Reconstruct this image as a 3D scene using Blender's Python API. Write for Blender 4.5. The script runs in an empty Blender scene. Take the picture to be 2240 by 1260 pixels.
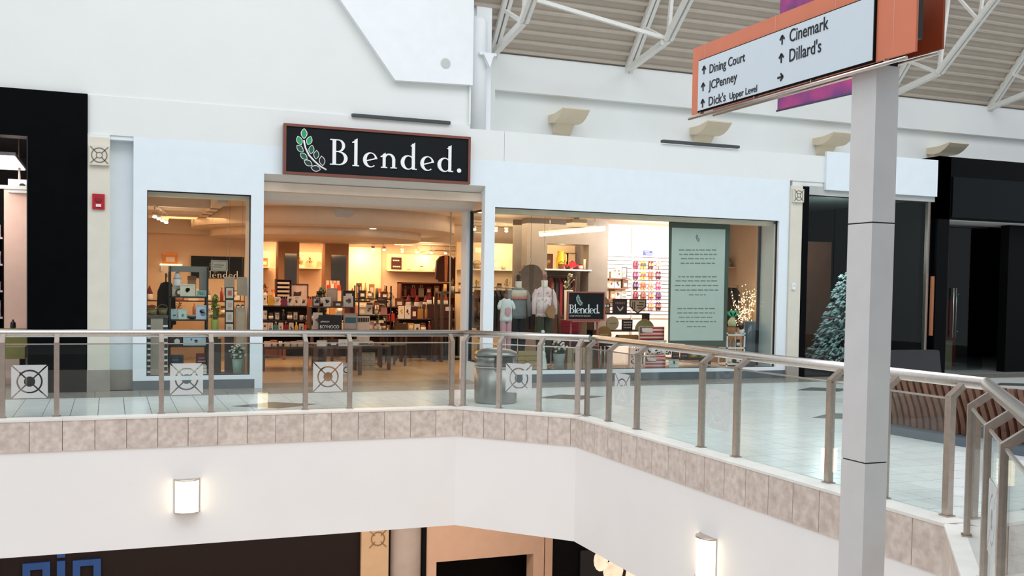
import bpy, bmesh, math, random
from mathutils import Matrix, Vector
random.seed(11)
S = bpy.context.scene
COL = S.collection
PI = math.pi
R = math.radians

# ------------------------------------------------------------------ camera, world, lights, exposure
F, YAW, PITCH, ROLL, PPY, DIST, EYE = 2217.85, .377445, -.0357536, -.0169245, 711.54, 15.9656, 1.6
_f = Vector((math.sin(YAW)*math.cos(PITCH), math.cos(YAW)*math.cos(PITCH), math.sin(PITCH)))
_r = Vector((math.cos(YAW), -math.sin(YAW), 0))
_d = _f.cross(_r)
_rr = _r*math.cos(ROLL) + _d*math.sin(ROLL)
_dd = _d*math.cos(ROLL) - _r*math.sin(ROLL)
CAM = Vector((0, -DIST, EYE))
cd = bpy.data.cameras.new('camera')
cam = bpy.data.objects.new('camera', cd)
COL.objects.link(cam)
m = Matrix((( _rr.x, -_dd.x, -_f.x, CAM.x), (_rr.y, -_dd.y, -_f.y, CAM.y), (_rr.z, -_dd.z, -_f.z, CAM.z), (0, 0, 0, 1)))
cam.matrix_world = m
cd.sensor_width = 36
cd.lens = F*36/2240
cd.shift_y = (PPY-630)/2240
cd.clip_end = 200
S.camera = cam

w = bpy.data.worlds.new('sky'); S.world = w; w.use_nodes = True
bg = w.node_tree.nodes['Background']
bg.inputs[0].default_value = (.90, .955, 1.0, 1)
bg.inputs[1].default_value = .93
def area(name, loc, size, power, color, target, sy=None):
    l = bpy.data.lights.new(name, 'AREA'); l.energy = power; l.color = color
    l.shape = 'RECTANGLE'; l.size = size; l.size_y = sy or size
    o = bpy.data.objects.new(name, l); COL.objects.link(o); o.location = loc
    o.rotation_euler = (Vector(target)-Vector(loc)).to_track_quat('-Z', 'Y').to_euler()
    return o
area('skylight', (5, -10, 13.5), 30, 2000, (.97, .985, 1.0), (5, -9, 0), 9)
area('lower_mall_light', (2, -1.6, -1.6), 9, 150, (1.0, .86, .76), (2, -1.6, -5), 1.6)
area('lower_mall_light', (7.6, -8.5, -1.6), 1.6, 200, (1.0, .86, .76), (7.6, -8.5, -5), 7)
def point(name, loc, power, color, rad=.1):
    l = bpy.data.lights.new(name, 'POINT'); l.energy = power; l.color = color; l.shadow_soft_size = rad
    o = bpy.data.objects.new(name, l); COL.objects.link(o); o.location = loc
    return o
WARM = (1.0, .62, .32)
area('shop_ceiling_glow', (4.0, 4.6, 2.42), 3.2, 130, WARM, (4, 4.6, 0), 2.6)
area('shop_rear_glow', (5.0, 7.6, 2.62), 3.5, 110, WARM, (5, 7.6, 0), 1.2)
area('shop_left_glow', (1.4, 3.6, 2.82), 1.2, 75, WARM, (1.4, 3.8, 0), 4)
area('shop_right_glow', (8.3, 3.2, 2.95), 2.4, 120, (1.0, .76, .5), (8.3, 3.2, 0), 3)
area('slatwall_light', (10.8, 2.3, 2.95), 1.8, 150, (1.0, .93, .9), (10.8, 4, 1.6), .5)
S.view_settings.view_transform = 'Standard'
S.view_settings.look = 'None'
S.view_settings.gamma = 1
S.view_settings.use_curve_mapping = False
S.view_settings.exposure = 0.0
try:
    S.cycles.transparent_max_bounces = 16
    S.cycles.max_bounces = 8
    S.cycles.use_denoising = True
    S.cycles.sample_clamp_indirect = 6
except Exception:
    pass

# ------------------------------------------------------------------ helpers
def lin(c):
    return tuple(((v/255)/12.92 if v/255 <= .04045 else ((v/255+.055)/1.055)**2.4) for v in c)

def px(x, y, Y):
    """world (x, z) of a photograph pixel at the depth Y"""
    d = _rr*((x-1120)/F) + _dd*((y-PPY)/F) + _f
    t = (Y-CAM.y)/d.y
    p = CAM + d*t
    return p.x, p.z

MATS = {}
def M(name, c, rough=.5, metal=0, var=.06, scale=5, bump=0, emit=0, spec=.5, rnd=0, c2=None, detail=3):
    if name in MATS: return MATS[name]
    mt = bpy.data.materials.new(name); mt.use_nodes = True
    nt = mt.node_tree; N = nt.nodes; L = nt.links
    b = N['Principled BSDF']
    b.inputs['Roughness'].default_value = rough
    b.inputs['Metallic'].default_value = metal
    b.inputs['Specular IOR Level'].default_value = spec
    a = lin(c)
    lo = tuple(max(0, v*(1-var)) for v in a) if c2 is None else lin(c2)
    hi = tuple(min(1, v*(1+var)) for v in a) if c2 is None else a
    tc = N.new('ShaderNodeTexCoord'); nz = N.new('ShaderNodeTexNoise')
    nz.inputs['Scale'].default_value = scale; nz.inputs['Detail'].default_value = detail
    L.new(tc.outputs['Object'], nz.inputs['Vector'])
    cr = N.new('ShaderNodeValToRGB')
    cr.color_ramp.elements[0].position = .3; cr.color_ramp.elements[1].position = .7
    cr.color_ramp.elements[0].color = (*lo, 1); cr.color_ramp.elements[1].color = (*hi, 1)
    L.new(nz.outputs['Fac'], cr.inputs['Fac'])
    out = cr.outputs['Color']
    if rnd:
        oi = N.new('ShaderNodeObjectInfo'); mr = N.new('ShaderNodeMapRange')
        mr.inputs['To Min'].default_value = 1-rnd; mr.inputs['To Max'].default_value = 1+rnd*.5
        L.new(oi.outputs['Random'], mr.inputs['Value'])
        hs = N.new('ShaderNodeHueSaturation'); L.new(mr.outputs['Result'], hs.inputs['Value'])
        L.new(out, hs.inputs['Color']); out = hs.outputs['Color']
        av = N.new('ShaderNodeVectorMath'); av.operation = 'ADD'
        mu = N.new('ShaderNodeMath'); mu.operation = 'MULTIPLY'; mu.inputs[1].default_value = 37
        L.new(oi.outputs['Random'], mu.inputs[0])
        L.new(tc.outputs['Object'], av.inputs[0]); L.new(mu.outputs[0], av.inputs[1])
        L.new(av.outputs[0], nz.inputs['Vector'])
    L.new(out, b.inputs['Base Color'])
    if bump:
        bp = N.new('ShaderNodeBump'); bp.inputs['Strength'].default_value = bump; bp.inputs['Distance'].default_value = .01
        L.new(nz.outputs['Fac'], bp.inputs['Height']); L.new(bp.outputs['Normal'], b.inputs['Normal'])
    if emit:
        b.inputs['Emission Color'].default_value = (*a, 1)
        b.inputs['Emission Strength'].default_value = emit
    MATS[name] = mt
    return mt

def glass(name, tint, refl=1.0, rough=.0, haze=0, hazec=(225, 230, 232)):
    if name in MATS: return MATS[name]
    mt = bpy.data.materials.new(name); mt.use_nodes = True
    nt = mt.node_tree; N = nt.nodes; L = nt.links
    N.remove(N['Principled BSDF'])
    out = N['Material Output']
    tr = N.new('ShaderNodeBsdfTransparent'); tr.inputs[0].default_value = (*lin(tint), 1)
    gl = N.new('ShaderNodeBsdfGlossy'); gl.inputs['Roughness'].default_value = rough
    fr = N.new('ShaderNodeFresnel'); ge = N.new('ShaderNodeNewGeometry')
    io = N.new('ShaderNodeMapRange'); io.inputs['To Min'].default_value = 1.5; io.inputs['To Max'].default_value = 1/1.5
    L.new(ge.outputs['Backfacing'], io.inputs['Value']); L.new(io.outputs[0], fr.inputs['IOR'])
    mu = N.new('ShaderNodeMath'); mu.operation = 'MULTIPLY'; mu.inputs[1].default_value = refl
    L.new(fr.outputs[0], mu.inputs[0])
    mx = N.new('ShaderNodeMixShader')
    L.new(mu.outputs[0], mx.inputs[0]); L.new(tr.outputs[0], mx.inputs[1]); L.new(gl.outputs[0], mx.inputs[2])
    res = mx.outputs[0]
    if haze:
        df = N.new('ShaderNodeBsdfDiffuse'); df.inputs[0].default_value = (*lin(hazec), 1)
        nz = N.new('ShaderNodeTexNoise'); nz.inputs['Scale'].default_value = 20
        mr = N.new('ShaderNodeMapRange'); mr.inputs['To Min'].default_value = haze*.9; mr.inputs['To Max'].default_value = min(1, haze*1.1)
        L.new(nz.outputs['Fac'], mr.inputs['Value'])
        m2 = N.new('ShaderNodeMixShader'); L.new(mr.outputs[0], m2.inputs[0])
        L.new(res, m2.inputs[1]); L.new(df.outputs[0], m2.inputs[2]); res = m2.outputs[0]
    L.new(res, out.inputs['Surface'])
    MATS[name] = mt
    return mt

class MB:
    def __init__(s, o=(0, 0, 0)):
        s.v = []; s.f = []; s.sm = []; s.o = Vector(o)
    def add(s, vs, fs, smooth=False):
        n = len(s.v)
        s.v += [Vector(v)-s.o for v in vs]
        s.f += [tuple(i+n for i in f) for f in fs]
        s.sm += [smooth]*len(fs)
        return s
    def box(s, x0, x1, y0, y1, z0, z1):
        return s.add([(x0, y0, z0), (x1, y0, z0), (x1, y1, z0), (x0, y1, z0), (x0, y0, z1), (x1, y0, z1), (x1, y1, z1), (x0, y1, z1)],
                     [(0, 3, 2, 1), (4, 5, 6, 7), (0, 1, 5, 4), (1, 2, 6, 5), (2, 3, 7, 6), (3, 0, 4, 7)])
    def prism(s, poly, ax, a, b, smooth=False):
        n = len(poly)
        def P(u, v, t):
            return {'x': (t, u, v), 'y': (u, t, v), 'z': (u, v, t)}[ax]
        vs = [P(u, v, a) for u, v in poly]+[P(u, v, b) for u, v in poly]
        s.add(vs, [tuple(range(n)), tuple(range(2*n-1, n-1, -1))])
        k = len(s.v)-2*n
        for i in range(n):
            j = (i+1) % n
            s.f.append((k+i, k+j, k+n+j, k+n+i)); s.sm.append(smooth)
        return s
    def bar(s, p, q, wd, ht, up=(0, 0, 1)):
        p = Vector(p); q = Vector(q); t = (q-p).normalized(); u = Vector(up)
        if abs(t.dot(u)) > .98: u = Vector((0, 1, 0))
        a = t.cross(u).normalized()*wd/2; b = a.cross(t).normalized()*ht/2
        vs = [p-a-b, p+a-b, p+a+b, p-a+b, q-a-b, q+a-b, q+a+b, q-a+b]
        return s.add(vs, [(0, 3, 2, 1), (4, 5, 6, 7), (0, 1, 5, 4), (1, 2, 6, 5), (2, 3, 7, 6), (3, 0, 4, 7)])
    def tube(s, pts, r, n=8, rs=None):
        pts = [Vector(p) for p in pts]; k = len(pts)
        vs = []; a = None
        for i, p in enumerate(pts):
            t = (pts[min(i+1, k-1)]-pts[max(i-1, 0)]).normalized()
            if a is None:
                a = t.orthogonal().normalized()
            a = (a-t*a.dot(t)).normalized(); b = t.cross(a)
            rr = rs[i] if rs else r
            if 0 < i < k-1:
                c = (pts[i]-pts[i-1]).normalized().dot((pts[i+1]-pts[i]).normalized())
                rr = rr/max(.75, math.sqrt(max(.1, (1+c)/2)))
            vs += [p+(a*math.cos(2*PI*j/n)+b*math.sin(2*PI*j/n))*rr for j in range(n)]
        fs = []
        for i in range(k-1):
            for j in range(n):
                fs.append((i*n+j, i*n+(j+1) % n, (i+1)*n+(j+1) % n, (i+1)*n+j))
        s.add(vs, fs, True)
        s.add([vs[j] for j in range(n)], [tuple(range(n))]); s.add([vs[(k-1)*n+j] for j in range(n)], [tuple(range(n))])
        return s
    def lathe(s, prof, c=(0, 0, 0), n=16, a0=0, a1=2*PI, smooth=True):
        full = abs(a1-a0-2*PI) < 1e-6
        m_ = n if full else n+1
        vs = []
        for r, z in prof:
            for j in range(m_):
                t = a0+(a1-a0)*j/n
                vs.append((c[0]+r*math.cos(t), c[1]+r*math.sin(t), c[2]+z))
        fs = []
        for i in range(len(prof)-1):
            for j in range(n):
                k = (j+1) % m_
                fs.append((i*m_+j, i*m_+k, (i+1)*m_+k, (i+1)*m_+j))
        s.add(vs, fs, smooth)
        for i in (0, len(prof)-1):
            if prof[i][0] > 1e-5:
                s.add([vs[i*m_+j] for j in range(m_)], [tuple(range(m_))])
        return s
    def ell(s, c, rx, ry, rz, n=10, m_=6):
        prof = [(max(1e-6, math.sin(PI*i/m_)), -math.cos(PI*i/m_)) for i in range(m_+1)]
        vs = []
        for r, z in prof:
            for j in range(n):
                t = 2*PI*j/n
                vs.append((c[0]+rx*r*math.cos(t), c[1]+ry*r*math.sin(t), c[2]+rz*z))
        fs = [(i*n+j, i*n+(j+1) % n, (i+1)*n+(j+1) % n, (i+1)*n+j) for i in range(m_) for j in range(n)]
        return s.add(vs, fs, True)
    def xf(s, mat):
        s.v = [mat @ v for v in s.v]; return s
    def mesh(s, name, mat):
        me = bpy.data.meshes.new(name)
        me.from_pydata([tuple(v) for v in s.v], [], s.f)
        me.polygons.foreach_set('use_smooth', s.sm)
        bm = bmesh.new(); bm.from_mesh(me)
        bmesh.ops.remove_doubles(bm, verts=bm.verts, dist=1e-6)
        bmesh.ops.recalc_face_normals(bm, faces=bm.faces); bm.to_mesh(me); bm.free()
        if mat: me.materials.append(mat)
        return me
    def build(s, name, mat, parent=None, **kw):
        o = bpy.data.objects.new(name, s.mesh(name, mat)); COL.objects.link(o)
        if parent: o.parent = parent
        return tag(o, **kw)

LABELS = {}
def tag(o, label=None, cat=None, group=None, kind=None):
    if label:
        o['label'] = label
        if cat: LABELS.setdefault(label, []).append((o.name, group))
    if cat: o['category'] = cat
    if group: o['group'] = group
    if kind: o['kind'] = kind
    return o

def thing(name, label, cat, loc=(0, 0, 0), rz=0, group=None):
    o = bpy.data.objects.new(name, None); COL.objects.link(o)
    o.empty_display_size = .1
    o.location = loc; o.rotation_euler = (0, 0, rz)
    return tag(o, label, cat, group)

def struct(name, mb, mat, parent=None):
    return mb.build(name, mat, parent, kind=None if parent else 'structure')

KIDS = {}
def dup(o, parent=None):
    c = o.copy(); COL.objects.link(c); c.parent = parent
    for ch in list(o.children):
        dup(ch, c)
    return c

def place(o, loc, rz=0, label=None, group=None, sc=1):
    o.location = loc; o.rotation_euler = (0, 0, rz); o.scale = (sc, sc, sc)
    if label:
        o['label'] = label; LABELS.setdefault(label, []).append((o.name, group))
    if group: o['group'] = group
    return o

FRONT = Matrix(((1, 0, 0, 0), (0, 0, -1, 0), (0, 1, 0, 0), (0, 0, 0, 1)))          # text plane -> facing -Y
WEST = Matrix(((0, 0, -1, 0), (-1, 0, 0, 0), (0, 1, 0, 0), (0, 0, 0, 1)))          # text plane -> facing -X, reading along -Y
def text(body, size, mat, parent, at, base=FRONT, sx=1.0, depth=.003, name='lettering', shear=0, align='LEFT', res=3, off=0):
    cu = bpy.data.curves.new('t', 'FONT'); cu.body = body; cu.size = size; cu.extrude = depth
    cu.resolution_u = res; cu.align_x = align; cu.shear = shear; cu.offset = off
    ob = bpy.data.objects.new('t', cu); COL.objects.link(ob)
    dg = bpy.context.evaluated_depsgraph_get(); dg.update()
    me = bpy.data.meshes.new_from_object(ob.evaluated_get(dg))
    bpy.data.objects.remove(ob); bpy.data.curves.remove(cu)
    me.transform(Matrix.Translation(at) @ base @ Matrix.Diagonal((sx, 1, 1, 1)))
    me.materials.clear(); me.materials.append(mat)
    o = bpy.data.objects.new(name, me); COL.objects.link(o)
    if parent: o.parent = parent
    return o

# ---- a serif alphabet for the shop's name, drawn as flat pieces (x right, y up, cap height 1.45)
def ringpoly(cx, cy, rx, ry, ix, iy, icx, a0, a1, n=14):
    o_ = [(cx+rx*math.cos(a0+(a1-a0)*i/n), cy+ry*math.sin(a0+(a1-a0)*i/n)) for i in range(n+1)]
    i_ = [(icx+ix*math.cos(a0+(a1-a0)*i/n), cy+iy*math.sin(a0+(a1-a0)*i/n)) for i in range(n+1)]
    return [[o_[i], o_[i+1], i_[i+1], i_[i]] for i in range(n)]
def rc(a, b, c, d): return [[(a, b), (c, b), (c, d), (a, d)]]
def g_stem(x0, x1, h, s0=-.1, s1=.1, flag=True):
    g = rc(x0, 0, x1, h)+rc(x0+s0, 0, x1+s1, .06)
    if flag: g += [[(x0-.13, h-.13), (x0, h-.07), (x0, h-.18), (x0-.12, h-.19)], [(x0, h-.02), (x1, h+.08), (x1, h), (x0, h-.1)]]
    return g
GL = {
 'B': (1.12, rc(.14, 0, .34, 1.45)+rc(0, 0, .55, .06)+rc(0, 1.39, .5, 1.45)+rc(.3, .74, .5, .8)+ringpoly(.48, 1.1, .37, .35, .2, .29, .48, -PI/2, PI/2)+ringpoly(.5, .39, .5, .39, .3, .33, .5, -PI/2, PI/2)),
 'l': (.52, g_stem(.15, .33, 1.5)),
 'n': (1.06, g_stem(.14, .31, .8)+ringpoly(.52, .5, .36, .34, .2, .25, .5, 0, PI*.93)+rc(.70, 0, .88, .52)+rc(.6, 0, .98, .06)),
 'e': (.92, ringpoly(.44, .41, .42, .43, .26, .37, .49, .15, 1.72*PI, 22)+[[(.14, .36), (.83, .56), (.84, .49), (.16, .3)], [(.70, .46), (.86, .5), (.84, .56), (.7, .6)]]),
 'd': (1.08, ringpoly(.46, .4, .43, .42, .26, .36, .51, 0, 2*PI, 22)+rc(.70, 0, .88, 1.5)+[[(.6, 1.37), (.70, 1.42), (.88, 1.58), (.88, 1.5), (.70, 1.32)]]+rc(.7, 0, 1.0, .06)),
 '.': (.4, ringpoly(.18, .11, .13, .13, .001, .001, .18, 0, 2*PI, 12)),
}
def serif(mb, txt, x, y, u, gap, y0, y1, base=None, o3=None):
    """adds the word as prisms facing -Y (x,y = left end on the baseline, u = unit)"""
    for ch in txt:
        adv, polys = GL[ch]
        for i, p in enumerate(polys):
            mb.prism([(x+a*u, y+b*u) for a, b in p], 'y', y0-.00012*i, y1)
        x += (adv+gap)*u
    return x

LEAVES = [(415, 205, 0, 48, 0), (375, 265, 22, 44, 0), (460, 265, -18, 44, 0), (380, 335, 45, 42, 1), (478, 342, -8, 42, 1), (412, 400, 50, 42, 1),
          (520, 387, -5, 42, 2), (450, 458, 62, 44, 2), (570, 440, 8, 46, 3), (515, 505, 82, 46, 3)]
def leafpoly(cx, cy, ang, L, wd, n=6):
    p = []
    for i in range(n+1):
        t = i/n; p.append((wd*math.sin(PI*t)**.8, L*(2*t-1)))
    for i in range(n-1, 0, -1):
        t = i/n; p.append((-wd*math.sin(PI*t)**.8, L*(2*t-1)))
    a = R(ang); c, s_ = math.cos(a), math.sin(a)
    return [(cx+u*c-v*s_, cy+u*s_+v*c) for u, v in p]

def clip(poly, px_, py_, nx, ny):
    out = []
    for i in range(len(poly)):
        a = poly[i]; b = poly[(i+1) % len(poly)]
        da = (a[0]-px_)*nx+(a[1]-py_)*ny; db = (b[0]-px_)*nx+(b[1]-py_)*ny
        if da >= 0: out.append(a)
        if (da >= 0) != (db >= 0):
            t = da/(da-db); out.append((a[0]+(b[0]-a[0])*t, a[1]+(b[1]-a[1])*t))
    return out

# ------------------------------------------------------------------ materials
white = M('white_paint', (236, 240, 243), .6, var=.02)
store_white = M('store_white_paint', (226, 236, 243), .45, var=.015)
offwhite = M('off_white_plaster', (227, 230, 229), .7, var=.012, scale=1.5)
fascia_m = M('fascia_plaster', (243, 241, 240), .65, var=.012, scale=1.5)
beige = M('beige_paint', (216, 212, 198), .6, var=.03)
emblem_m = M('emblem_line', (118, 108, 94), .6)
black_gloss = M('black_panel', (4, 6, 9), .35, spec=.06, var=.2)
black_m = M('black_metal', (22, 22, 24), .4, var=.1)
dark_m = M('dark_void', (14, 11, 10), .8, spec=.1)
slate = M('slate_base', (92, 102, 108), .45, var=.08)
steel = M('brushed_steel', (206, 200, 194), .3, metal=1, var=.06, scale=30)
steel2 = M('satin_steel', (186, 172, 162), .38, metal=1, var=.08, scale=25)
alu = M('pole_aluminium', (214, 213, 214), .42, metal=.15, var=.03)
tile_m = M('floor_tile_marble', (238, 243, 242), .2, var=.05, scale=4, rnd=.06)
grout = M('grout', (96, 98, 96), .8)
border_m = M('border_stone', (150, 145, 136), .22, var=.1, scale=6, rnd=.08)
inlay_m = M('inlay_stone', (104, 98, 92), .22, var=.1)
stone_m = M('edge_stone', (226, 214, 205), .4, scale=13, rnd=.06, c2=(194, 178, 168), detail=5)
coping_m = M('coping_stone', (232, 229, 224), .4, var=.04)
rail_glass = glass('rail_glass', (246, 250, 249), 1.0)
shop_glass = glass('shop_glass', (246, 249, 248), .55)
dark_glass = glass('dark_glass', (222, 230, 229), .3)
frost = glass('frosted_decal', (255, 255, 255), .3, .4, haze=.62, hazec=(222, 224, 224))
sign_black = M('sign_black', (14, 18, 22), .6, spec=.2, var=.1)
sign_copper = M('sign_copper_frame', (128, 78, 66), .4, metal=.3)
letter_white = M('letter_white', (240, 242, 244), .5, var=.02)
# ------------------------------------------------------------------ floor slab with its opening
VOID = [(-8, -3.2), (4.284, -3.2), (5.44, -4.49), (5.44, -10.55), (2.1, -14.4), (-8, -14.4)]
VC = Vector((-1.5, -9))
def offset_poly(poly, d):
    n = len(poly); L_ = []
    for i in range(n):
        a = Vector(poly[i]); b = Vector(poly[(i+1) % n]); t = (b-a).normalized(); nn = Vector((-t.y, t.x))
        if nn.dot(VC-a) > 0: nn = -nn
        L_.append((a+nn*d, t))
    out = []
    for i in range(n):
        p, t = L_[i-1]; q, u = L_[i]
        den = t.x*u.y-t.y*u.x
        k = ((q.x-p.x)*u.y-(q.y-p.y)*u.x)/den
        out.append(p+t*k)
    return out
SLAB = offset_poly(VOID, .06)
def ring_prisms(mb, P_, z0, z1):
    a, b, c, d, e, f = P_
    X0, X1, Y0, Y1 = -13, 26, -21, .35
    for poly in ([(X0, a.y), (X1, a.y), (X1, Y1), (X0, Y1)], [(c.x, Y0), (X1, Y0), (X1, a.y), (c.x, a.y)],
                 [(b.x, b.y), (c.x, c.y), (c.x, b.y)], [(d.x, d.y), (e.x, e.y), (d.x, e.y)],
                 [(X0, Y0), (d.x, Y0), (d.x, e.y), (X0, e.y)], [(X0, e.y), (a.x, e.y), (a.x, a.y), (X0, a.y)]):
        mb.prism(poly, 'z', z0, z1)
    return mb
floor = struct('floor', ring_prisms(MB(), SLAB, -1.3, -.012), grout)
struct('ceiling', ring_prisms(MB(), SLAB, -1.56, -1.3), fascia_m)
struct('floor_lower', MB().box(-20, 30, -25, 14, -5.4, -5.2), M('lower_floor', (222, 208, 196), .4, var=.08))

# square floor tiles, nearest 300 one by one, the rest joined
PITCH = .308
full = MB().box(-PITCH/2+.004, PITCH/2-.004, -PITCH/2+.004, PITCH/2-.004, -.012, 0).mesh('floor_tile', tile_m)
cells = []
EX = offset_poly(VOID, .1)
for i in range(-16, 62):
    for j in range(-62, -2):
        cx = .17+PITCH/2+i*PITCH; cy = -.85-PITCH/2+(j+3)*PITCH
        if cx > 19 or cy < -13 or cx < -2.6: continue
        h = PITCH/2-.004
        poly = [(cx-h, cy-h), (cx+h, cy-h), (cx+h, cy+h), (cx-h, cy+h)]
        best = -9
        for k in range(6):
            a = EX[k]; b = EX[(k+1) % 6]; t = (b-a).normalized(); nn = Vector((-t.y, t.x))
            if nn.dot(VC-a) > 0: nn = -nn
            s_ = (cx-a.x)*nn.x+(cy-a.y)*nn.y
            if s_ > best: best = s_; bk = (a, nn)
        if best < -.2: continue
        isfull = best > .23
        if not isfull:
            poly = clip(poly, bk[0].x, bk[0].y, bk[1].x, bk[1].y)
            if len(poly) < 3: continue
        seen = cy > -3.6 and cx < 5.6 or cx > 5.3 and cy < -.8
        dd = math.hypot(cx, cy+DIST)+(0 if seen else 50)
        cells.append((dd, cx, cy, isfull, poly))
cells.sort()
rest = MB()
for n, (dd, cx, cy, isfull, poly) in enumerate(cells):
    if n < 300:
        if isfull:
            o = bpy.data.objects.new('floor_tile', full); COL.objects.link(o); o.parent = floor; o.location = (cx, cy, 0)
        else:
            MB().prism(poly, 'z', -.012, 0).build('floor_tile', tile_m, floor)
    else:
        rest.prism(poly, 'z', -.012, 0)
rest.build('floor_tile', tile_m, floor, kind='stuff')
# darker border along the shop fronts
x = -2.6
while x < 19:
    MB().box(x+.003, x+.597, -.845, -.43, -.012, .0005).build('border_stone', border_m, floor)
    MB().box(x+.003, x+.597, -.424, 0, -.012, .0005).build('border_stone', border_m, floor)
    x += .6
for cx, cy in ((2.05, -2.3), (6.4, -2.25), (11.17, -2.1), (9.02, -5.25), (15.5, -2.1)):
    MB().prism([(cx-.57, cy), (cx, cy-.36), (cx+.57, cy), (cx, cy+.36)], 'z', -.004, .002).build('floor_inlay', inlay_m, floor)

# ------------------------------------------------------------------ fascia, edge stones, coping along the opening
NAMES = ['wall_far', 'wall_far_corner', 'wall_right', 'wall_near_corner', 'wall_near', 'wall_left']
def edge(k):
    a = Vector(VOID[k]); b = Vector(VOID[(k+1) % 6]); t = (b-a).normalized(); nn = Vector((-t.y, t.x))
    if nn.dot(VC-a) < 0: nn = -nn
    return a, b, t, nn              # nn points into the opening
def along(k, s0, s1, d0, d1):
    """plan quad on edge k between distances s0..s1, d0..d1 outward from the face into the slab"""
    a, b, t, nn = edge(k)
    return [tuple(a+t*s0-nn*d0), tuple(a+t*s1-nn*d0), tuple(a+t*s1-nn*d1), tuple(a+t*s0-nn*d1)]
for k in range(6):
    a, b, t, nn = edge(k); Ln = (b-a).length
    i0 = SLAB[k]; i1 = SLAB[(k+1) % 6]
    wl = struct(NAMES[k], MB().prism([tuple(a), tuple(b), tuple(i1), tuple(i0)], 'z', -1.565, -.36), fascia_m)
    if k > 3: continue
    s0 = {0: 8+.182-.347*5, 1: 0, 2: 0, 3: 0}[k]
    step = {0: .347, 1: .29, 2: .347, 3: .347}[k]
    if k == 1: cuts = [0, .11]+[.11+.31*i for i in range(1, 6)]+[Ln]
    elif k == 2: cuts = [0, .20]+[.20+.347*i for i in range(1, 18)]; cuts = [c for c in cuts if c < Ln-.1]+[Ln]
    else:
        cuts = []; s_ = s0
        while s_ < Ln-.1: cuts.append(s_); s_ += step
        cuts.append(Ln)
    for q in range(len(cuts)-1):
        e0 = .0 if q == 0 else .003
        MB().prism(along(k, cuts[q]+e0, cuts[q+1]-.003, -.012, .06), 'z', -.362, -.012).build('edge_stone', stone_m, wl)
    MB().prism(along(k, s0, Ln, -.002, .055), 'z', -.36, -.014).build('stone_joint', M('stone_joint', (104, 88, 80), .8), wl)
    s_ = s0
    while s_ < Ln-.02:
        e_ = min(s_+1.04, Ln)
        if Ln-e_ < .25: e_ = Ln
        MB().prism(along(k, s_+.001, e_-.001, -.018, .23), 'z', -.011, .012).build('coping_stone', coping_m, wl)
        s_ = e_

# ------------------------------------------------------------------ railings
def emblem_polys(half, r0=.31, r1=.62, r2=.72, wd=.085):
    """frosted areas left over round a ring and a cross, in units of half the side"""
    out = []
    def dl(r): return math.asin(min(.9, wd/2/r))
    n = 8
    for q in range(4):
        base = q*PI/2
        def arc(r, rev=False):
            a0 = base-PI/4+dl(r); a1 = base+PI/4-dl(r)
            p = [(r*math.cos(a0+(a1-a0)*i/n), r*math.sin(a0+(a1-a0)*i/n)) for i in range(n+1)]
            return p[::-1] if rev else p
        o0 = arc(r0); o1 = arc(r1)
        out += [[o0[i], o0[i+1], o1[i+1], o1[i]] for i in range(n)]
        o2 = arc(r2)
        c, s_ = math.cos(base), math.sin(base); e = 1-wd*.7
        o3 = [((c*1-s_*u), (s_*1+c*u)) for u in [(-e+2*e*i/n) for i in range(n+1)]]
        out += [[o2[i], o2[i+1], o3[i+1], o3[i]] for i in range(n)]
    return [[(u*half, v*half) for u, v in p] for p in out]

def railing(label, A, B, posts, decals=(), ends=(0, 0), glass_gaps=()):
    A = Vector(A); B = Vector(B); t = (B-A).normalized(); nn = Vector((-t.y, t.x))
    if nn.dot(VC-A) > 0: nn = -nn          # towards the walkway
    T = thing('glass_railing', label, 'railing', (A.x, A.y, 0))
    def W3(s_, d, z): p = t*s_+nn*d; return Vector((p.x, p.y, z))
    L_ = (B-A).length
    MB().tube([W3(ends[0], .135, .985), W3(L_+ends[1], .135, .985)], .045, 14).build('handrail', steel, T)
    for s_ in posts:
        mb = MB()
        mb.bar(W3(s_, 0, .012), W3(s_, 0, .885), .05, .058, up=(t.x, t.y, 0))
        mb.bar(W3(s_, -.012, .868), W3(s_, .12, .968), .052, .045)
        mb.bar(W3(s_, 0, .012), W3(s_, 0, .022), .075, .09, up=(t.x, t.y, 0))
        mb.build('post', steel2, T)
    for i in range(len(posts)-1):
        if i in glass_gaps: continue
        p, q = posts[i]+.032, posts[i+1]-.032
        g = MB().bar(W3(p, 0, .44), W3(q, 0, .44), .012, .84).build('glass_panel', rail_glass, T)
        rl = MB().bar(W3(p, 0, .865), W3(q, 0, .865), .016, .014).build('glass_trim', steel, T)
        if i in decals:
            c = (posts[i]+posts[i+1])/2; mb = MB()
            for poly in emblem_polys(.193):
                mb.prism(poly, 'z', .009, .011)
            o3 = W3(c, 0, .43)
            mb.xf(Matrix(((t.x, 0, -nn.x, o3.x), (t.y, 0, -nn.y, o3.y), (0, 1, 0, o3.z), (0, 0, 0, 1))))
            mb.build('frosted_emblem', frost, g)
    return T
c1 = 4.40
railing('long straight glass railing with steel posts in front of the lit gift shop', (-7, -2.97), (c1, -2.97),
        [.1, 1.3, 1.9, 3.1, 4.1, 5.843, 6.416, 7.579, 8.162, 9.323, 9.897, 11.291], decals=(5, 7, 9), ends=(0, .09))
ux, uy = 1.138/1.7203, -1.29/1.7203
railing('short angled glass railing with the steel bin behind it', (c1, -2.97), (5.63, -4.364), [.063, .607, 1.198, 1.74], decals=(1,), ends=(-.0, -.02))
railing('right hand glass railing running towards the sign pole', (5.63, -4.364), (5.63, -10.5),
        [.03, .633, 1.343, 2.71, 3.334, 4.696, 5.35, 6.0], decals=(1, 3), ends=(-.08, .05))
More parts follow.
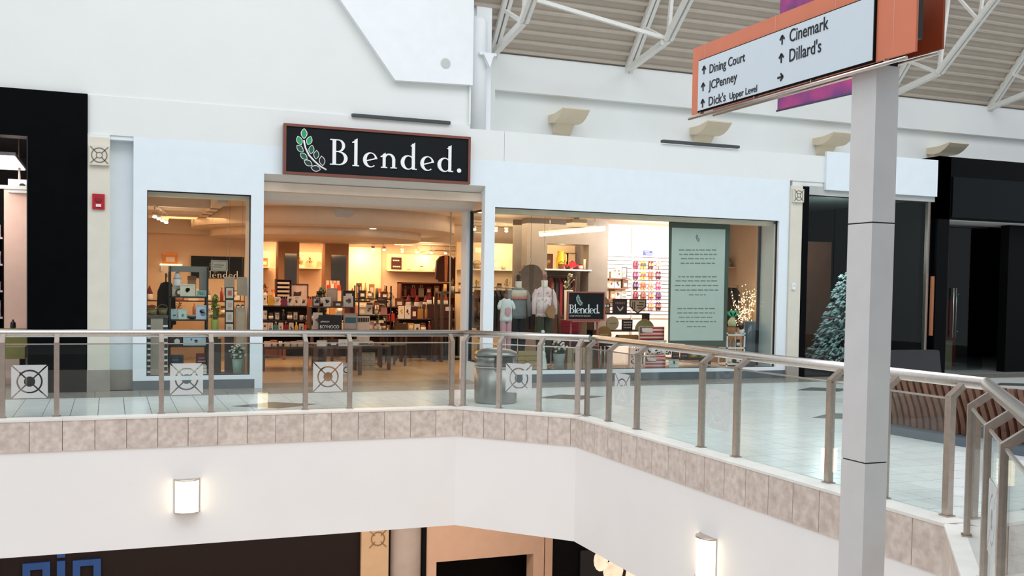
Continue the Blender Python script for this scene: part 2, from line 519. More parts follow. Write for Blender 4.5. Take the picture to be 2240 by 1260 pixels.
railing('glass railing turning towards the viewer at the lower right corner', (5.63, -10.5), (2.19, -14.40), [.5, 1.616, 2.382, 4.95], decals=(1,), ends=(-.09, 0))

# ------------------------------------------------------------------ wall sconces under the walkway
glow = M('sconce_glow', (255, 232, 186), .4, emit=8, var=.03)
chrome = M('chrome_band', (205, 192, 182), .2, metal=1)
def sconce(label, loc, rz):
    T = thing('wall_sconce', label, 'wall lamp', loc, rz)
    P_ = lambda r, a: None
    MB().lathe([(.125, -.19), (.125, .19)], (0, 0, 0), 16, PI, 2*PI).xf(Matrix.Diagonal((1.08, .85, 1, 1))).build('diffuser', glow, T)
    mb = MB()
    for z in (-.205, .19):
        mb.lathe([(.138, z), (.138, z+.018)], (0, 0, 0), 16, PI, 2*PI)
    mb.xf(Matrix.Diagonal((1.06, .86, 1, 1)))
    for x_ in (-.143, .143):
        mb.box(x_-.006, x_+.006, -.012, 0, -.205, .208)
    mb.build('frame', chrome, T)
    MB().box(-.12, .12, -.004, .0, -.19, .19).build('back_plate', white, T)
    return T
sconce('lit half round wall lamp on the long white fascia, left', (.866, -3.2, -.965), 0)
sconce('lit half round wall lamp on the right fascia beside the sign pole', (5.44, -7.55, -.985), -PI/2)
sconce('lit half round wall lamp on the fascia beyond the left edge', (-3.2, -3.2, -.965), 0)
sconce('lit half round wall lamp on the near fascia, seen only in the glass', (3.2, -13.13, -1.0), R(229))

# ------------------------------------------------------------------ lower level shop fronts
struct('wall_lower_left', MB().box(-13, 3.76, 0, .3, -5.2, -1.56), M('lower_dark_front', (26, 15, 12), .6, spec=.2))
mb = MB(); zt = -2.45; y0, y1 = -.05, .0
for b_ in [(-1.16, -.80, zt-.10, zt), (-.90, -.80, zt-.42, zt-.10), (-1.16, -1.06, zt-.42, zt-.10), (-1.16, -.8, zt-.5, zt-.42),
           (-.71, -.60, zt-.5, zt-.0), (-.71, -.60, zt+.05, zt+.13),
           (-.50, -.12, zt-.10, zt-.01), (-.50, -.40, zt-.5, zt-.10), (-.22, -.12, zt-.5, zt-.10)]:
    mb.box(b_[0], b_[1], y0, y1, b_[2], b_[3])
mb.build('shop_lettering', M('blue_letters', (16, 62, 120), .4), None, label='dark blue square letters on the dark lower shop front', cat='sign')
struct('wall_lower_pilaster', MB().box(3.76, 4.21, -.08, .3, -5.2, -1.56), M('lower_beige', (190, 158, 122), .6, var=.04))
mb = MB()
ec = (4.03, -2.47)
for i in range(24):
    a0, a1 = 2*PI*i/24, 2*PI*(i+1)/24
    mb.prism([(ec[0]+r*math.cos(a), ec[1]+r*math.sin(a)) for r, a in ((.10, a0), (.10, a1), (.115, a1), (.115, a0))], 'y', -.09, -.08)
for q in range(4):
    a = PI/4+q*PI/2
    mb.bar((ec[0]+.07*math.cos(a), -.085, ec[1]+.07*math.sin(a)), (ec[0]+.2*math.cos(a), -.085, ec[1]+.2*math.sin(a)), .012, .012, up=(0, 1, 0))
mb.build('pilaster_emblem', M('lower_emblem', (120, 90, 62), .6), bpy.data.objects['wall_lower_pilaster'])
struct('trim_1', MB().box(4.21, 4.26, 0, .3, -5.2, -1.56), dark_m)
struct('wall_lower_column', MB().lathe([(.3, -5.2), (.3, -1.56)], (4.53, .18, 0), 24), M('lower_grey_column', (160, 146, 136), .6))
struct('trim_2', MB().box(4.80, 4.87, -.02, .3, -5.2, -1.56), dark_m)
struct('wall_lower_middle', MB().box(4.87, 7.0, 0, .3, -2.96, -1.56).box(4.87, 5.05, 0, .3, -5.2, -2.96).box(6.8, 7.0, 0, .3, -5.2, -2.96).box(7.02, 7.16, 0, .3, -5.2, -1.56), M('lower_tan_wall', (196, 160, 134), .6, var=.03))
struct('wall_lower_recess', MB().box(4.87, 7.16, .8, .9, -5.2, -1.56), dark_m)
struct('wall_lower_right', MB().box(7.16, 26, .06, .3, -5.2, -1.56), M('lower_black', (6, 5, 5), .6, spec=.1))
T = thing('wall_poster', 'glowing red and cream poster in the dark lower shop front', 'poster', (8.3, .02, -3.6))
MB().box(-.6, .9, -.02, .02, -.6, .62).build('panel', M('poster_black', (16, 9, 9), .5), T)
mb = MB().xf(Matrix.Identity(4))
for cx, cz, rx, rz_ in ((-.2, .42, .14, .2), (.15, .50, .2, .16), (.42, .36, .22, .2), (.05, .2, .2, .2), (.5, .1, .2, .25)):
    mb.prism([(cx+rx*math.cos(2*PI*i/14), cz+rz_*math.sin(2*PI*i/14)) for i in range(14)], 'y', -.03, -.02)
mb.build('picture', M('poster_cream', (255, 226, 196), .5, emit=.8, c2=(226, 84, 58), scale=5), T)

# ------------------------------------------------------------------ directory sign on its pole
PX0, PX1, PY0, PY1 = 4.152, 4.318, -11.196, -10.986
T = thing('directory_sign', 'tall square metal pole carrying the orange mall directory sign', 'sign', (PX0, PY0, -5.2))
o = T.location
zc = [-5.2, -2.6, -.72, .604, 2.027, 2.95]
for i in range(len(zc)-1):
    MB(o).box(PX0, PX1, PY0, PY1, zc[i]+.004, zc[i+1]-.004).build('pole_panel', alu, T)
MB(o).box(PX0+.006, PX1-.006, PY0+.006, PY1-.006, -5.19, 3.3).build('pole_core', black_m, T)
MB(o).box(PX0-.2, PX1+.2, PY0-.2, PY1+.2, -5.2, -5.17).build('base_plate', steel2, T)
orange = M('sign_orange', (216, 124, 92), .45, var=.04)
orange_shaded = M('sign_orange_shaded', (150, 62, 30), .5, var=.1)  # the sign's orange darkened: the rear panel's shade is put into its colour
p1 = MB(o).box(4.085, 4.10, -11.57, -9.275, 2.938, 3.435).build('sign_panel', orange, T)
MB(o).box(4.068, 4.085, -11.252, -9.385, 2.950, 3.318).build('white_board', M('sign_white', (212, 224, 234), .4, var=.01), p1)
MB(o).box(4.072, 4.086, -11.262, -9.38, 2.938, 3.325).build('board_backing', dark_m, p1)
MB(o).tube([(4.072, -11.52, 2.91), (4.072, -9.26, 2.91)], .011, 8).build('lower_rod', steel, T)
p2 = MB(o).box(4.37, 4.385, -11.47, -9.12, 3.0, 3.44).build('sign_panel', orange_shaded, T)
MB(o).tube([(4.378, -11.44, 2.985), (4.378, -9.12, 2.985)], .011, 8).build('lower_rod', steel, T)
MB(o).box(4.13, 4.2, -11.5, -9.5, 3.03, 3.42).build('frame_core', black_m, T)
mb = MB(o)
for y in (-11.35, -10.7, -10.1, -9.42):
    mb.box(4.068, 4.1, y-.004, y+.004, 2.91, 2.94)
    mb.box(4.372, 4.385, y-.004, y+.004, 2.985, 3.0)
mb.build('rod_clip', steel2, T, kind='stuff')
MB(o).box(4.10, 4.37, -11.1, -11.05, 3.1, 3.2).box(4.10, 4.37, -10.6, -10.55, 3.1, 3.2).build('cross_beam', black_m, T)
mb = MB(o)
for y in (-11.40, -9.44): mb.box(4.0838, 4.086, y-.001, y+.001, 2.976, 3.44)
for y in (-10.3, -10.9): mb.box(4.0838, 4.086, y-.001, y+.001, 3.33, 3.44)
mb.build('panel_seam', M('seam_light', (240, 190, 168), .5), p1)
ink = M('sign_ink', (24, 28, 36), .6, var=.02)
def sgn(body, y, z, size, sx):
    ob = text(body, size, ink, p1, (4.0665-o.x, y-o.y, z-o.z), WEST, sx, .0015, off=.006*size)
def arrow(y, z, sz, ang):
    mb = MB()
    for a, b in (((0, -.5), (0, .42)), ((-.38, .02), (0, .45)), ((.38, .02), (0, .45))):
        mb.bar((a[0]*sz, a[1]*sz, 0), (b[0]*sz, b[1]*sz, 0), .2*sz, .004, up=(0, 0, 1))
    mb.xf(Matrix.Translation((4.0665-o.x, y-o.y, z-o.z)) @ WEST @ Matrix.Rotation(ang, 4, 'Z'))
    mb.build('arrow', ink, p1)
def sy(xp, yp):
    """board coordinates of a photograph pixel"""
    d = _rr*((xp-1120)/F)+_dd*((yp-PPY)/F)+_f
    t_ = (4.0665-CAM.x)/d.x; q = CAM+d*t_
    return q.y, q.z
for body, xp, yp, xe, cap in (('Dining Court', 1551, 161, 1628, 20), ('JCPenney', 1551, 196, 1613, 20), ("Dick's", 1549, 232, 1586, 20), ('Upper Level', 1595, 218, 1655, 15),
                              ('Cinemark', 1726, 93, 1810, 29), ("Dillard's", 1725, 136, 1794, 29)):
    y, z = sy(xp, yp); y2, _ = sy(xe, yp-20)
    zc2 = sy(xp, yp-cap)[1]-z
    size = zc2/.73
    probe = bpy.data.curves.new('t', 'FONT'); probe.body = body; probe.size = size
    po = bpy.data.objects.new('t', probe); COL.objects.link(po); bpy.context.view_layer.update(); wd_ = po.dimensions.x
    bpy.data.objects.remove(po); bpy.data.curves.remove(probe)
    sgn(body, y, z, size, abs(y2-y)/max(.01, wd_))
for xp, yp, a in ((1540, 153, 0), (1538, 190, 0), (1537, 226, 0), (1711, 87, 0), (1709, 127, 0), (1707, 169, -PI/2)):
    y, z = sy(xp, yp); arrow(y, z, .062, a)

# hanging banner behind the sign
T = thing('hanging_banner', 'purple and pink galaxy patterned banner hanging behind the directory sign', 'banner', (7.25, -6.0, 3.73))
bm_ = M('galaxy_print', (190, 70, 130), .7, c2=(52, 56, 122), scale=2.6, detail=8)
MB(T.location).prism([(7.24, -6.0), (7.31, -7.3), (7.325, -7.3), (7.255, -6.0)], 'z', 3.745, 7.2).build('fabric', bm_, T)
MB(T.location).tube([(7.245, -5.98, 3.735), (7.318, -7.32, 3.735)], .012, 6).build('hem_rod', M('rod_dark', (70, 60, 90), .4), T)
MB(T.location).tube([(7.245, -5.98, 7.2), (7.318, -7.32, 7.2)], .012, 6).tube([(7.28, -6.6, 7.2), (7.28, -6.6, 11)], .004, 5).build('hanger', steel2, T)
# ------------------------------------------------------------------ upper walls, column, roof
struct('wall_upper_left', MB().box(-13, 5.527, .03, .3, 4.3, 13), offwhite)
pn = MB().prism([(4.223, 4.9), (5.527, 4.94), (5.527, 13), (-2.05, 13)], 'y', -.09, .03).build('raised_panel', white, bpy.data.objects['wall_upper_left'])
MB().box(5.497, 5.527, -.012, .03, 4.3, 4.94).build('corner_bead', offwhite, bpy.data.objects['wall_upper_left'])
T = thing('wall_speaker', 'small round grey speaker disc high on the white wall', 'speaker', (5.055, -.09, 5.247))
MB().lathe([(.085, 0), (.085, .008)], n=20).xf(Matrix.Rotation(R(90), 4, 'X')).build('rim', M('speaker_grey', (204, 208, 206), .6), T)
MB().lathe([(.07, .004), (.07, .012)], n=20).xf(Matrix.Rotation(R(90), 4, 'X')).build('grille', M('speaker_grille', (192, 197, 195), .8, var=.1, scale=80), T)
struct('wall_band_left', MB().box(-.31, 5.527, 0, 1.2, 3.74, 4.3).box(-.312, -.012, -.03, .3, 3.69, 3.74), offwhite)
struct('wall_band_right', MB().box(5.527, 6.135, 0, 1.2, 3.74, 4.24).box(6.141, 26, 0, 1.2, 3.74, 4.24).box(12.0, 26, .02, 1.2, 3.64, 3.75), offwhite)
struct('wall_column', MB().lathe([(.165, 4.24), (.165, 6.06), (.13, 6.14)], (5.72, .26, 0), 24).box(5.72, 5.99, .3, .5, 4.24, 8).box(5.66, 5.86, .38, .5, 6.0, 8), white)
MB().prism([(5.74, 5.5), (5.93, 5.5), (5.86, 5.28)], 'y', .0, .2).box(5.68, 5.98, .02, .2, 5.48, 5.52).build('column_bracket', white, bpy.data.objects['wall_column'])
struct('wall_upper_right', MB().box(5.9, 26, 1.0, 1.3, 4.2, 5.12).box(6.27, 26, .86, 1.3, 5.10, 5.735).box(5.9, 6.27, .84, 1.3, 4.2, 5.74), offwhite)
# corrugated metal deck rising over the opening
dd = Vector((-.666, .746)); nn_ = Vector((-.746, -.666))
prof = []; s_ = -.2
base = Vector((.95, 5.70))
while s_ < 6.2:
    for ds, h in ((0, 0), (.118, 0), (.132, .06), (.176, .06), (.19, 0)):
        prof.append(base+dd*(s_+ds)+nn_*h)
    s_ += .197
poly = [tuple(p) for p in prof]+[tuple(p-nn_*.01) for p in reversed(prof)]
mb = MB(); n = len(prof)
vs = [(5.56, p.x, p.y) for p in prof]+[(26, p.x, p.y) for p in prof]
mb.add(vs, [(i, i+1, n+i+1, n+i) for i in range(n-1)])
vs = [(5.56, p.x+.008, p.y+.008) for p in prof]+[(26, p.x+.008, p.y+.008) for p in prof]
mb.add(vs, [(i, i+1, n+i+1, n+i) for i in range(n-1)])
struct('ceiling_roof_deck', mb, M('roof_deck', (188, 177, 164), .5, var=.03))
truss_m = M('truss_white', (222, 221, 216), .5, var=.04, scale=20)
def roofz(y): return 5.70+1.12*(.95-y)-.10
def truss(X, label, far=False):
    T = thing('roof_truss', label, 'truss', (X, .9, 5.7))
    o = T.location
    mb = MB(o)
    for dx in (-.046, .046):
        mb.bar((X+dx, .92, roofz(.92)), (X+dx, -3.4, roofz(-3.4)), .064, .11)
    mb.build('rafter', truss_m, T)
    mb = MB(o); N_ = (-.55, 5.93)
    for dx in (-.05, .05):
        mb.bar((X+dx, N_[0], N_[1]), (X+dx, -3.2, 8.12), .062, .08)
    mb.build('bottom_chord', truss_m, T)
    for a, b, wd_ in (((.86, roofz(.86)), N_, .10), ((.3, roofz(.3)), N_, .06), (N_, (-.75, roofz(-.75)), .06), ((-1.5, 6.70), (-.75, roofz(-.75)), .05), ((-1.5, 6.70), (-1.8, roofz(-1.8)), .05)):
        MB(o).bar((X, a[0], a[1]), (X, b[0], b[1]), wd_, wd_).build('strut', truss_m, T)
    return T
truss(6.22, 'white steel roof truss at the round white column')
truss(8.91, 'white steel roof truss between the column and the directory sign')
truss(11.9, 'white steel roof truss mostly hidden by the directory sign')
truss(14.93, 'white steel roof truss just right of the orange sign')
truss(17.75, 'white steel roof truss at the right edge of the roof')
T = thing('roof_brace', 'long thin white brace slanting across under the roof deck', 'brace', (8.85, -.5, 5.95))
MB(T.location).bar((8.85, -.5, 5.97), (6.3, -.75, 6.26), .06, .06).build('brace_bar', truss_m, T)
MB(T.location).bar((8.85, -.5, 5.97), (8.85, -.5, 5.85), .1, .02).build('gusset', truss_m, T)
# uplight corbels
cor_m = M('corbel_beige', (216, 203, 178), .6, var=.03)
for i, x in enumerate((7.36, 10.32, 13.2, 16.15)):
    mb = MB((x, 1.0, 4.4)).prism([(1.0, 4.62), (.86, 4.60), (.74, 4.595), (.62, 4.61), (.5, 4.66), (.42, 4.715), (.34, 4.78), (.34, 4.80), (.5, 4.77), (.7, 4.745), (1.0, 4.75)], 'x', x, x+.52).prism([(1.0, 4.42), (.95, 4.44), (.8, 4.61), (1.0, 4.62)], 'x', x+.08, x+.44)
    o = mb.build('wall_corbel', cor_m, label=['beige scooped uplight on the wall nearest the round column', 'beige scooped uplight just below the left end of the directory sign',
        'beige scooped uplight half hidden by the sign pole', 'beige scooped uplight above the black shop portal'][i], cat='wall lamp', group='uplights along the upper wall')
    o.location = (x, 1.0, 4.4)
strip_m = M('strip_dark', (62, 68, 70), .5)
for x0, x1, z, lb in ((3.54, 5.17, 4.29, 'thin dark strip light fitting above the green leaf shop sign'), (9.14, 10.76, 4.27, 'thin dark strip light fitting on the ledge below the directory sign')):
    T = thing('strip_light', lb, 'light', (x0, 0, z))
    MB().box(0, x1-x0, -.05, .03, -.012, .035).build('housing', strip_m, T)
    MB().box(.02, x1-x0-.02, -.04, .0, .035, .04).build('lens', M('strip_lens', (120, 124, 126), .3), T)

# ------------------------------------------------------------------ gift shop front
struct('wall_storefront', MB().box(.31, .50, 0, .16, .145, 3.74).box(.50, 2.0, 0, .16, 2.97, 3.74).box(.50, 2.0, 0, .16, .145, .21)
       .box(2.0, 2.19, 0, .16, .145, 3.74).box(2.07, 2.19, 0, .16, 0, .145).box(2.19, 5.81, 0, .16, 3.31, 3.74)
       .box(5.81, 5.99, 0, .16, 0, 3.74).box(5.99, 11.71, 0, .16, 2.97, 3.74).box(5.99, 11.71, 0, .16, .145, .21).box(11.71, 11.93, 0, .16, .145, 3.74), store_white)
struct('baseboard_left', MB().box(.31, 2.07, .004, .15, 0, .145), slate)
struct('baseboard_right', MB().box(5.99, 11.93, .004, .15, 0, .145), slate)
# entrance hood
struct('trim_entrance', MB().prism([(.0, 3.315), (.2, 3.2), (.42, 3.06), (.62, 2.965), (.75, 2.94), (1.15, 2.94), (1.15, 3.4), (.02, 3.4)], 'x', 2.19, 5.81), M('hood_grey', (216, 213, 206), .7, var=.02))
struct('trim_jamb_left', MB().box(2.05, 2.19, .16, 1.1, 0, 3.0), store_white)
struct('trim_jamb_right', MB().box(5.76, 5.88, .78, 1.06, 0, 2.96).box(5.80, 5.86, .16, .78, 0, .33), store_white)
struct('trim_gate_track', MB().box(5.60, 5.62, 1.2, 1.22, 0, 3.0), M('track_metal', (200, 180, 160), .3, metal=.6))
def window(n, panes, frame, gm=None):
    wv = struct('window_%d' % n, frame, black_m)
    for b in panes: MB().box(*b).build('pane', gm or shop_glass, wv)
    return wv
window(1, [(.505, 1.995, .07, .08, .215, 2.965)], MB().box(.5, 2.0, .055, .095, 2.955, 2.97).box(.5, .512, .055, .095, .21, 2.97).box(1.985, 2.0, .055, .095, .21, 2.97).box(.5, 2.0, .055, .095, .21, .222))
J1, J2 = px(1246, 600, .07)[0], px(1407, 600, .07)[0]
window(2, [(5.995, J1-.003, .07, .08, .215, 2.965), (J1+.003, J2-.003, .07, .08, .215, 2.965), (J2+.003, 11.70, .07, .08, .215, 2.965)],
       MB().box(5.99, 11.71, .055, .095, 2.958, 2.97).box(5.99, 6.0, .055, .095, .21, 2.97).box(11.695, 11.71, .055, .095, .21, 2.97).box(5.99, 11.71, .055, .095, .21, .22))
window(3, [(5.835, 5.845, .16, .74, .36, 2.9)], MB().box(5.815, 5.865, .72, .76, .33, 2.94).box(5.815, 5.865, .14, .76, 2.90, 2.93).box(5.815, 5.865, .16, .76, .33, .36))
window(4, [(11.715, 11.722, .1, .62, .22, 2.94)], MB().box(11.69, 11.74, .60, .64, .2, 2.95).box(11.70, 11.73, .1, .62, 2.92, 2.95))
struct('wall_window_return', MB().box(11.74, 11.93, .16, .62, .15, 3.05), store_white)
struct('trim_window_head', MB().box(.4, 2.05, .16, .34, 2.9, 3.05).box(5.99, 11.9, .16, .34, 2.88, 3.05), M('window_head_cream', (238, 222, 200), .6))
# shop room
peach = M('shop_wall_peach', (232, 204, 176), .7, var=.03)
ceil_m = M('shop_ceiling', (222, 204, 184), .75, var=.03)
struct('floor_shop', MB().box(.33, 11.95, .0, 8.9, -.012, .0015), M('shop_floor_tan', (176, 150, 120), .22, var=.08, scale=3))
MB().box(2.19, 5.81, .0, .8, .0015, .003).build('threshold_stone', M('threshold', (128, 116, 102), .25, var=.1), bpy.data.objects['floor_shop'])
struct('ceiling_shop', MB().box(.335, 11.95, .165, 9, 3.06, 3.2), ceil_m)
def drum(cx, cy, rx, ry, z0, z1): 
    return MB().lathe([(1, z0), (1, z1)], (0, 0, 0), 48).xf(Matrix.Translation((cx, cy, 0)) @ Matrix.Diagonal((rx, ry, 1, 1)))
struct('ceiling_shop_drum', drum(4.2, 5.3, 2.7, 2.6, 2.74, 3.07), ceil_m)
struct('ceiling_shop_ring', drum(4.1, 5.7, 2.2, 2.1, 2.58, 2.75), ceil_m)
struct('ceiling_shop_rear', MB().box(.3, 12, 6.8, 9, 2.66, 3.1), ceil_m)
mb = MB()
for y in (1.7, 2.5, 3.3, 4.1, 4.9): mb.box(.33, 1.7, y, y+.16, 2.86, 3.08)
mb.box(1.55, 1.7, .4, 6.8, 2.86, 3.08)
struct('ceiling_shop_beams', mb, ceil_m)
struct('wall_shop_left', MB().box(.2, .34, .31, 9, 0, 3.2), peach)
struct('wall_shop_right', MB().box(11.93, 12.0, .16, 9, 0, 3.2), peach)
struct('wall_shop_back', MB().box(.2, 12, 8.6, 8.8, 0, 3.2), peach)
struct('trim_window_platform_left', MB().box(.5, 2.04, .16, 1.2, 0, .19), M('platform_peach', (226, 196, 176), .5))
struct('trim_window_platform_right', MB().box(5.99, 11.7, .16, 1.5, 0, .19), MATS['platform_peach'])
# columns in the shop with mirrors
for i, (xa, xb, yy) in enumerate(((3.66, 3.98, 7.4), (4.72, 5.12, 7.4))):
    c_ = struct('wall_shop_column', MB().box(xa-.12, xb+.03, yy, yy+.4, 0, 2.66), M('column_tan', (176, 132, 98), .6))
    MB().box(xa+.02, xb-.03, yy-.02, yy, 1.2, 2.32).build('mirror', M('mirror_grey', (120, 116, 112), .08, metal=.8), c_)
# bright lit alcoves on the back wall
alc = M('alcove_cream', (255, 238, 200), .7, var=.02)
struct('wall_alcove_left', MB().box(5.2, 6.2, 8.52, 8.6, 1.0, 2.56), alc)
struct('wall_alcove_right', MB().box(6.36, 8.3, 8.5, 8.6, 2.02, 2.42), alc)
struct('wall_alcove_far_left', MB().box(2.6, 3.5, 8.5, 8.6, 2.0, 2.4).box(4.1, 4.75, 8.5, 8.6, 2.0, 2.4), alc)
point('alcove_lamp', (5.7, 8.2, 2.35), 10, (1, .75, .42), .15)
point('alcove_lamp', (7.3, 8.2, 2.36), 12, (1, .75, .42), .1)
point('alcove_lamp', (3.6, 8.1, 2.36), 8, (1, .7, .4), .1)
# niche block and slat wall seen through the right window
nb = struct('wall_niche', MB().box(7.9, 8.35, 3.2, 3.5, 0, 3.06).box(9.3, 9.75, 3.2, 3.6, 0, 3.06).box(8.35, 9.3, 3.2, 3.5, 2.55, 3.06).box(7.9, 9.75, 3.9, 4.0, 0, 3.06), M('niche_grey', (138, 126, 116), .7))
MB().box(8.3, 9.35, 3.16, 3.9, 2.0, 2.03).build('niche_shelf', white, nb)
MB().box(8.36, 9.29, 3.86, 3.9, 2.03, 2.55).build('niche_back', M('niche_cream', (252, 222, 186), .7), nb)
point('niche_lamp', (8.8, 3.45, 2.5), 3, (1, .72, .42), .05)
sw = struct('wall_slat', MB().box(10.0, 11.9, 4.05, 4.15, 2.43, 3.06).box(10.0, 11.9, 4.05, 4.15, 0, 1.0), M('slatwall_white', (246, 241, 241), .5, var=.01))
MB().box(10.0, 11.9, 4.05, 4.15, 1.0, 2.43).build('slat_back', M('slat_back', (120, 100, 92), .7), sw)
for i in range(17):
    MB().box(10.0, 11.9, 4.015, 4.05, 1.0+i*.085, 1.070+i*.085).build('slat', MATS['slatwall_white'], sw)
MB().box(10.75, 10.79, 4.0, 4.05, 0, 3.0).build('slat_upright', M('upright_grey', (190, 184, 180), .5), sw)
rs = struct('wall_rear_shelf', MB().box(7.4, 9.2, 6.2, 6.3, 0, 2.66), M('rear_shelf_cream', (250, 222, 180), .7))
MB().box(7.4, 9.2, 5.95, 6.2, 2.02, 2.05).build('wall_shelf', white, rs)
point('rear_shelf_lamp', (8.4, 5.7, 2.5), 24, (1, .75, .45), .08)

# ------------------------------------------------------------------ main sign
T = thing('shop_sign', 'black framed Blended shop sign with green leaf sprig over the entrance', 'sign', (3.98, 0, 3.31))
o = T.location
MB(o).box(2.50, 5.465, -.10, 0, 3.34, 4.05).build('sign_board', sign_black, T)
MB(o).box(2.465, 5.50, -.12, -.02, 4.045, 4.085).box(2.465, 5.50, -.12, -.02, 3.31, 3.35).box(2.465, 2.505, -.12, -.02, 3.35, 4.045).box(5.46, 5.50, -.12, -.02, 3.35, 4.045).build('frame', sign_copper, T)
mb = MB(o); u = .40/1.45
xb, zb = px(722, 360, -.12)
tot = sum(GL[c][0] for c in 'Blended.')
xr = px(1008, 375, -.12)[0]
gap = ((xr-xb)/u-tot+.12)/7
serif(mb, 'Blended.', xb, zb, u, gap, -.118, -.10)
mb.build('lettering', letter_white, T)
def sprig(parent, o, fx, y0, cols, white_m, k, stem_m):
    """fx maps zoom pixels to (x,z); cols = leaf fills"""
    mw = MB(o); fills = {}
    for cx, cy, ang, L_, ci in LEAVES:
        x, z = fx(cx, cy)
        mw.prism(leafpoly(x, z, ang, L_*k, L_*k*.62), 'y', y0-.004, y0)
        fills.setdefault(ci, MB(o)).prism(leafpoly(x, z, ang, L_*k*.86, L_*k*.49), 'y', y0-.006, y0-.003)
    pts = [fx(a, b) for a, b in ((412, 262), (425, 325), (455, 390), (500, 440), (550, 485), (606, 518))]
    mw.tube([(x, y0-.004, z) for x, z in pts], k*8, 6)
    mw.build('leaf_outline', white_m, parent)
    for ci, f_ in fills.items():
        f_.build('leaf_fill', cols[ci], parent)
    MB(o).tube([(x, y0-.008, z) for x, z in pts], k*4.5, 6).build('leaf_stem', stem_m, parent)
greens = [M('leaf_light_green', (40, 158, 98), .5), M('leaf_dark_green', (14, 92, 62), .5), M('leaf_deep_green', (12, 60, 44), .5), M('leaf_black', (16, 20, 22), .5)]
sprig(T, o, lambda a, b: px(560+a*.254, 240+b*.254, -.11), -.10, greens, letter_white, .254*.0074*.92, sign_black)

# ------------------------------------------------------------------ pilasters beside the shop, fire alarm
def emblem(parent, x0, x1, z0, z1, y, o=(0, 0, 0)):
    cx, cz = (x0+x1)/2, (z0+z1)/2; r = (x1-x0)*.36
    mb = MB(o)
    for i in range(28):
        a0, a1 = 2*PI*i/28, 2*PI*(i+1)/28
        mb.prism([(cx+q*math.cos(a), cz+q*math.sin(a)) for q, a in ((r, a0), (r, a1), (r*1.13, a1), (r*1.13, a0))], 'y', y-.006, y)
        mb.prism([(cx+q*math.cos(a), cz+q*math.sin(a)) for q, a in ((r*.38, a0), (r*.38, a1), (r*.47, a1), (r*.47, a0))], 'y', y-.006, y)
    for q in range(4):
        a = PI/4+q*PI/2
        mb.bar((cx+r*.42*math.cos(a), y-.003, cz+r*.42*math.sin(a)), (cx+r*1.75*math.cos(a), y-.003, cz+r*1.75*math.sin(a)), .012, .006, up=(0, 1, 0))
    mb.build('emblem', emblem_m, parent)
pl = struct('wall_pilaster_left', MB().box(-.31, -.01, -.06, .3, .32, 3.69), beige)
MB().box(-.316, -.002, -.075, .3, 0, .32).build('stone_plinth', border_m, pl)
MB().box(-.288, -.02, -.11, -.06, 3.285, 3.57).build('capital_block', beige, pl)
emblem(pl, -.288, -.02, 3.285, 3.57, -.11)
struct('wall_recess_left', MB().box(-.01, .32, .2, .3, .3, 3.69).box(-.01, .31, .02, .3, 3.68, 3.74), store_white)
struct('baseboard_recess', MB().box(-.01, .32, .18, .3, 0, .3), border_m)
T = thing('fire_alarm', 'red wall mounted fire alarm strobe on the beige pilaster', 'fire alarm', (-.164, -.06, 2.65))
red_m = M('alarm_red', (176, 22, 40), .4)
MB().box(-.083, .083, -.03, 0, 0, .222).build('housing', red_m, T)
MB().lathe([(.045, 0), (.045, .008), (.03, .012)], n=18).xf(Matrix.Translation((0, -.03, .14)) @ Matrix.Rotation(R(90), 4, 'X')).build('sounder', M('alarm_dark_red', (140, 16, 32), .5), T)
MB().box(-.035, .035, -.05, -.03, .035, .075).build('strobe', M('strobe_white', (236, 220, 218), .3), T)
pr = struct('wall_pilaster_right', MB().box(11.935, 12.2, -.04, .3, .23, 3.64), beige)
MB().box(11.93, 12.205, -.05, .3, 0, .23).build('stone_plinth', border_m, pr)
MB().box(11.955, 12.19, -.09, -.04, 3.33, 3.58).build('capital_block', beige, pr)
emblem(pr, 11.955, 12.19, 3.33, 3.58, -.09)
T = thing('wall_sensor', 'small white wall sensor box on the right beige pilaster', 'sensor', (12.03, -.04, 1.74))
MB().box(-.035, .035, -.035, 0, -.06, .06).build('housing', white, T)
MB().box(-.02, .02, -.04, -.035, .0, .03).build('lens', M('sensor_lens', (200, 204, 206), .2), T)

# ------------------------------------------------------------------ left neighbour: black portal and what shows inside
struct('wall_portal_left', MB().box(-13, -.312, -.05, .3, 3.64, 4.3).box(-1.1, -.312, -.05, .3, 0, 3.64), black_gloss)
struct('trim_portal_left', MB().box(-1.104, -1.09, -.06, .3, 0, 3.64), M('portal_edge', (30, 34, 36), .3))
struct('wall_left_shop_column', MB().box(-1.66, -1.16, 3.0, 3.5, 0, 3.12), M('pink_column', (240, 208, 190), .7, var=.03))
struct('trim_left_shop_beam', MB().box(-4, -1.12, 2.7, 2.8, 3.11, 3.17), M('pale_beam', (190, 196, 190), .6))
struct('wall_left_shop_back', MB().box(-13, -.2, 8, 8.2, 0, 4.3), M('left_shop_dark', (52, 44, 46), .7))
struct('wall_left_shop_side', MB().box(-.4, -.3, .3, 8, 0, 4.3), M('left_shop_side', (70, 60, 60), .7))
struct('ceiling_left_shop', MB().box(-13, -.3, .3, 8, 4.2, 4.3), M('left_shop_ceiling', (74, 68, 68), .8))
struct('floor_left_shop', MB().box(-13, -.3, .0, 8, -.012, .0015), M('left_shop_floor', (170, 150, 136), .4))
T = thing('panel_light', 'bright fluorescent panel light inside the dark left shop', 'ceiling light', (-1.66, 2.3, 3.5))
MB().box(-.33, .31, -1.03, 1.1, .0, .05).tube([(-.1, -.8, .05), (-.1, -.8, .72)], .008, 6).tube([(-.1, .9, .05), (-.1, .9, .72)], .008, 6).build('housing', white, T)
MB().box(-.31, .29, -1.0, 1.07, -.01, 0).build('diffuser', M('panel_glow', (255, 250, 246), .4, emit=4), T)
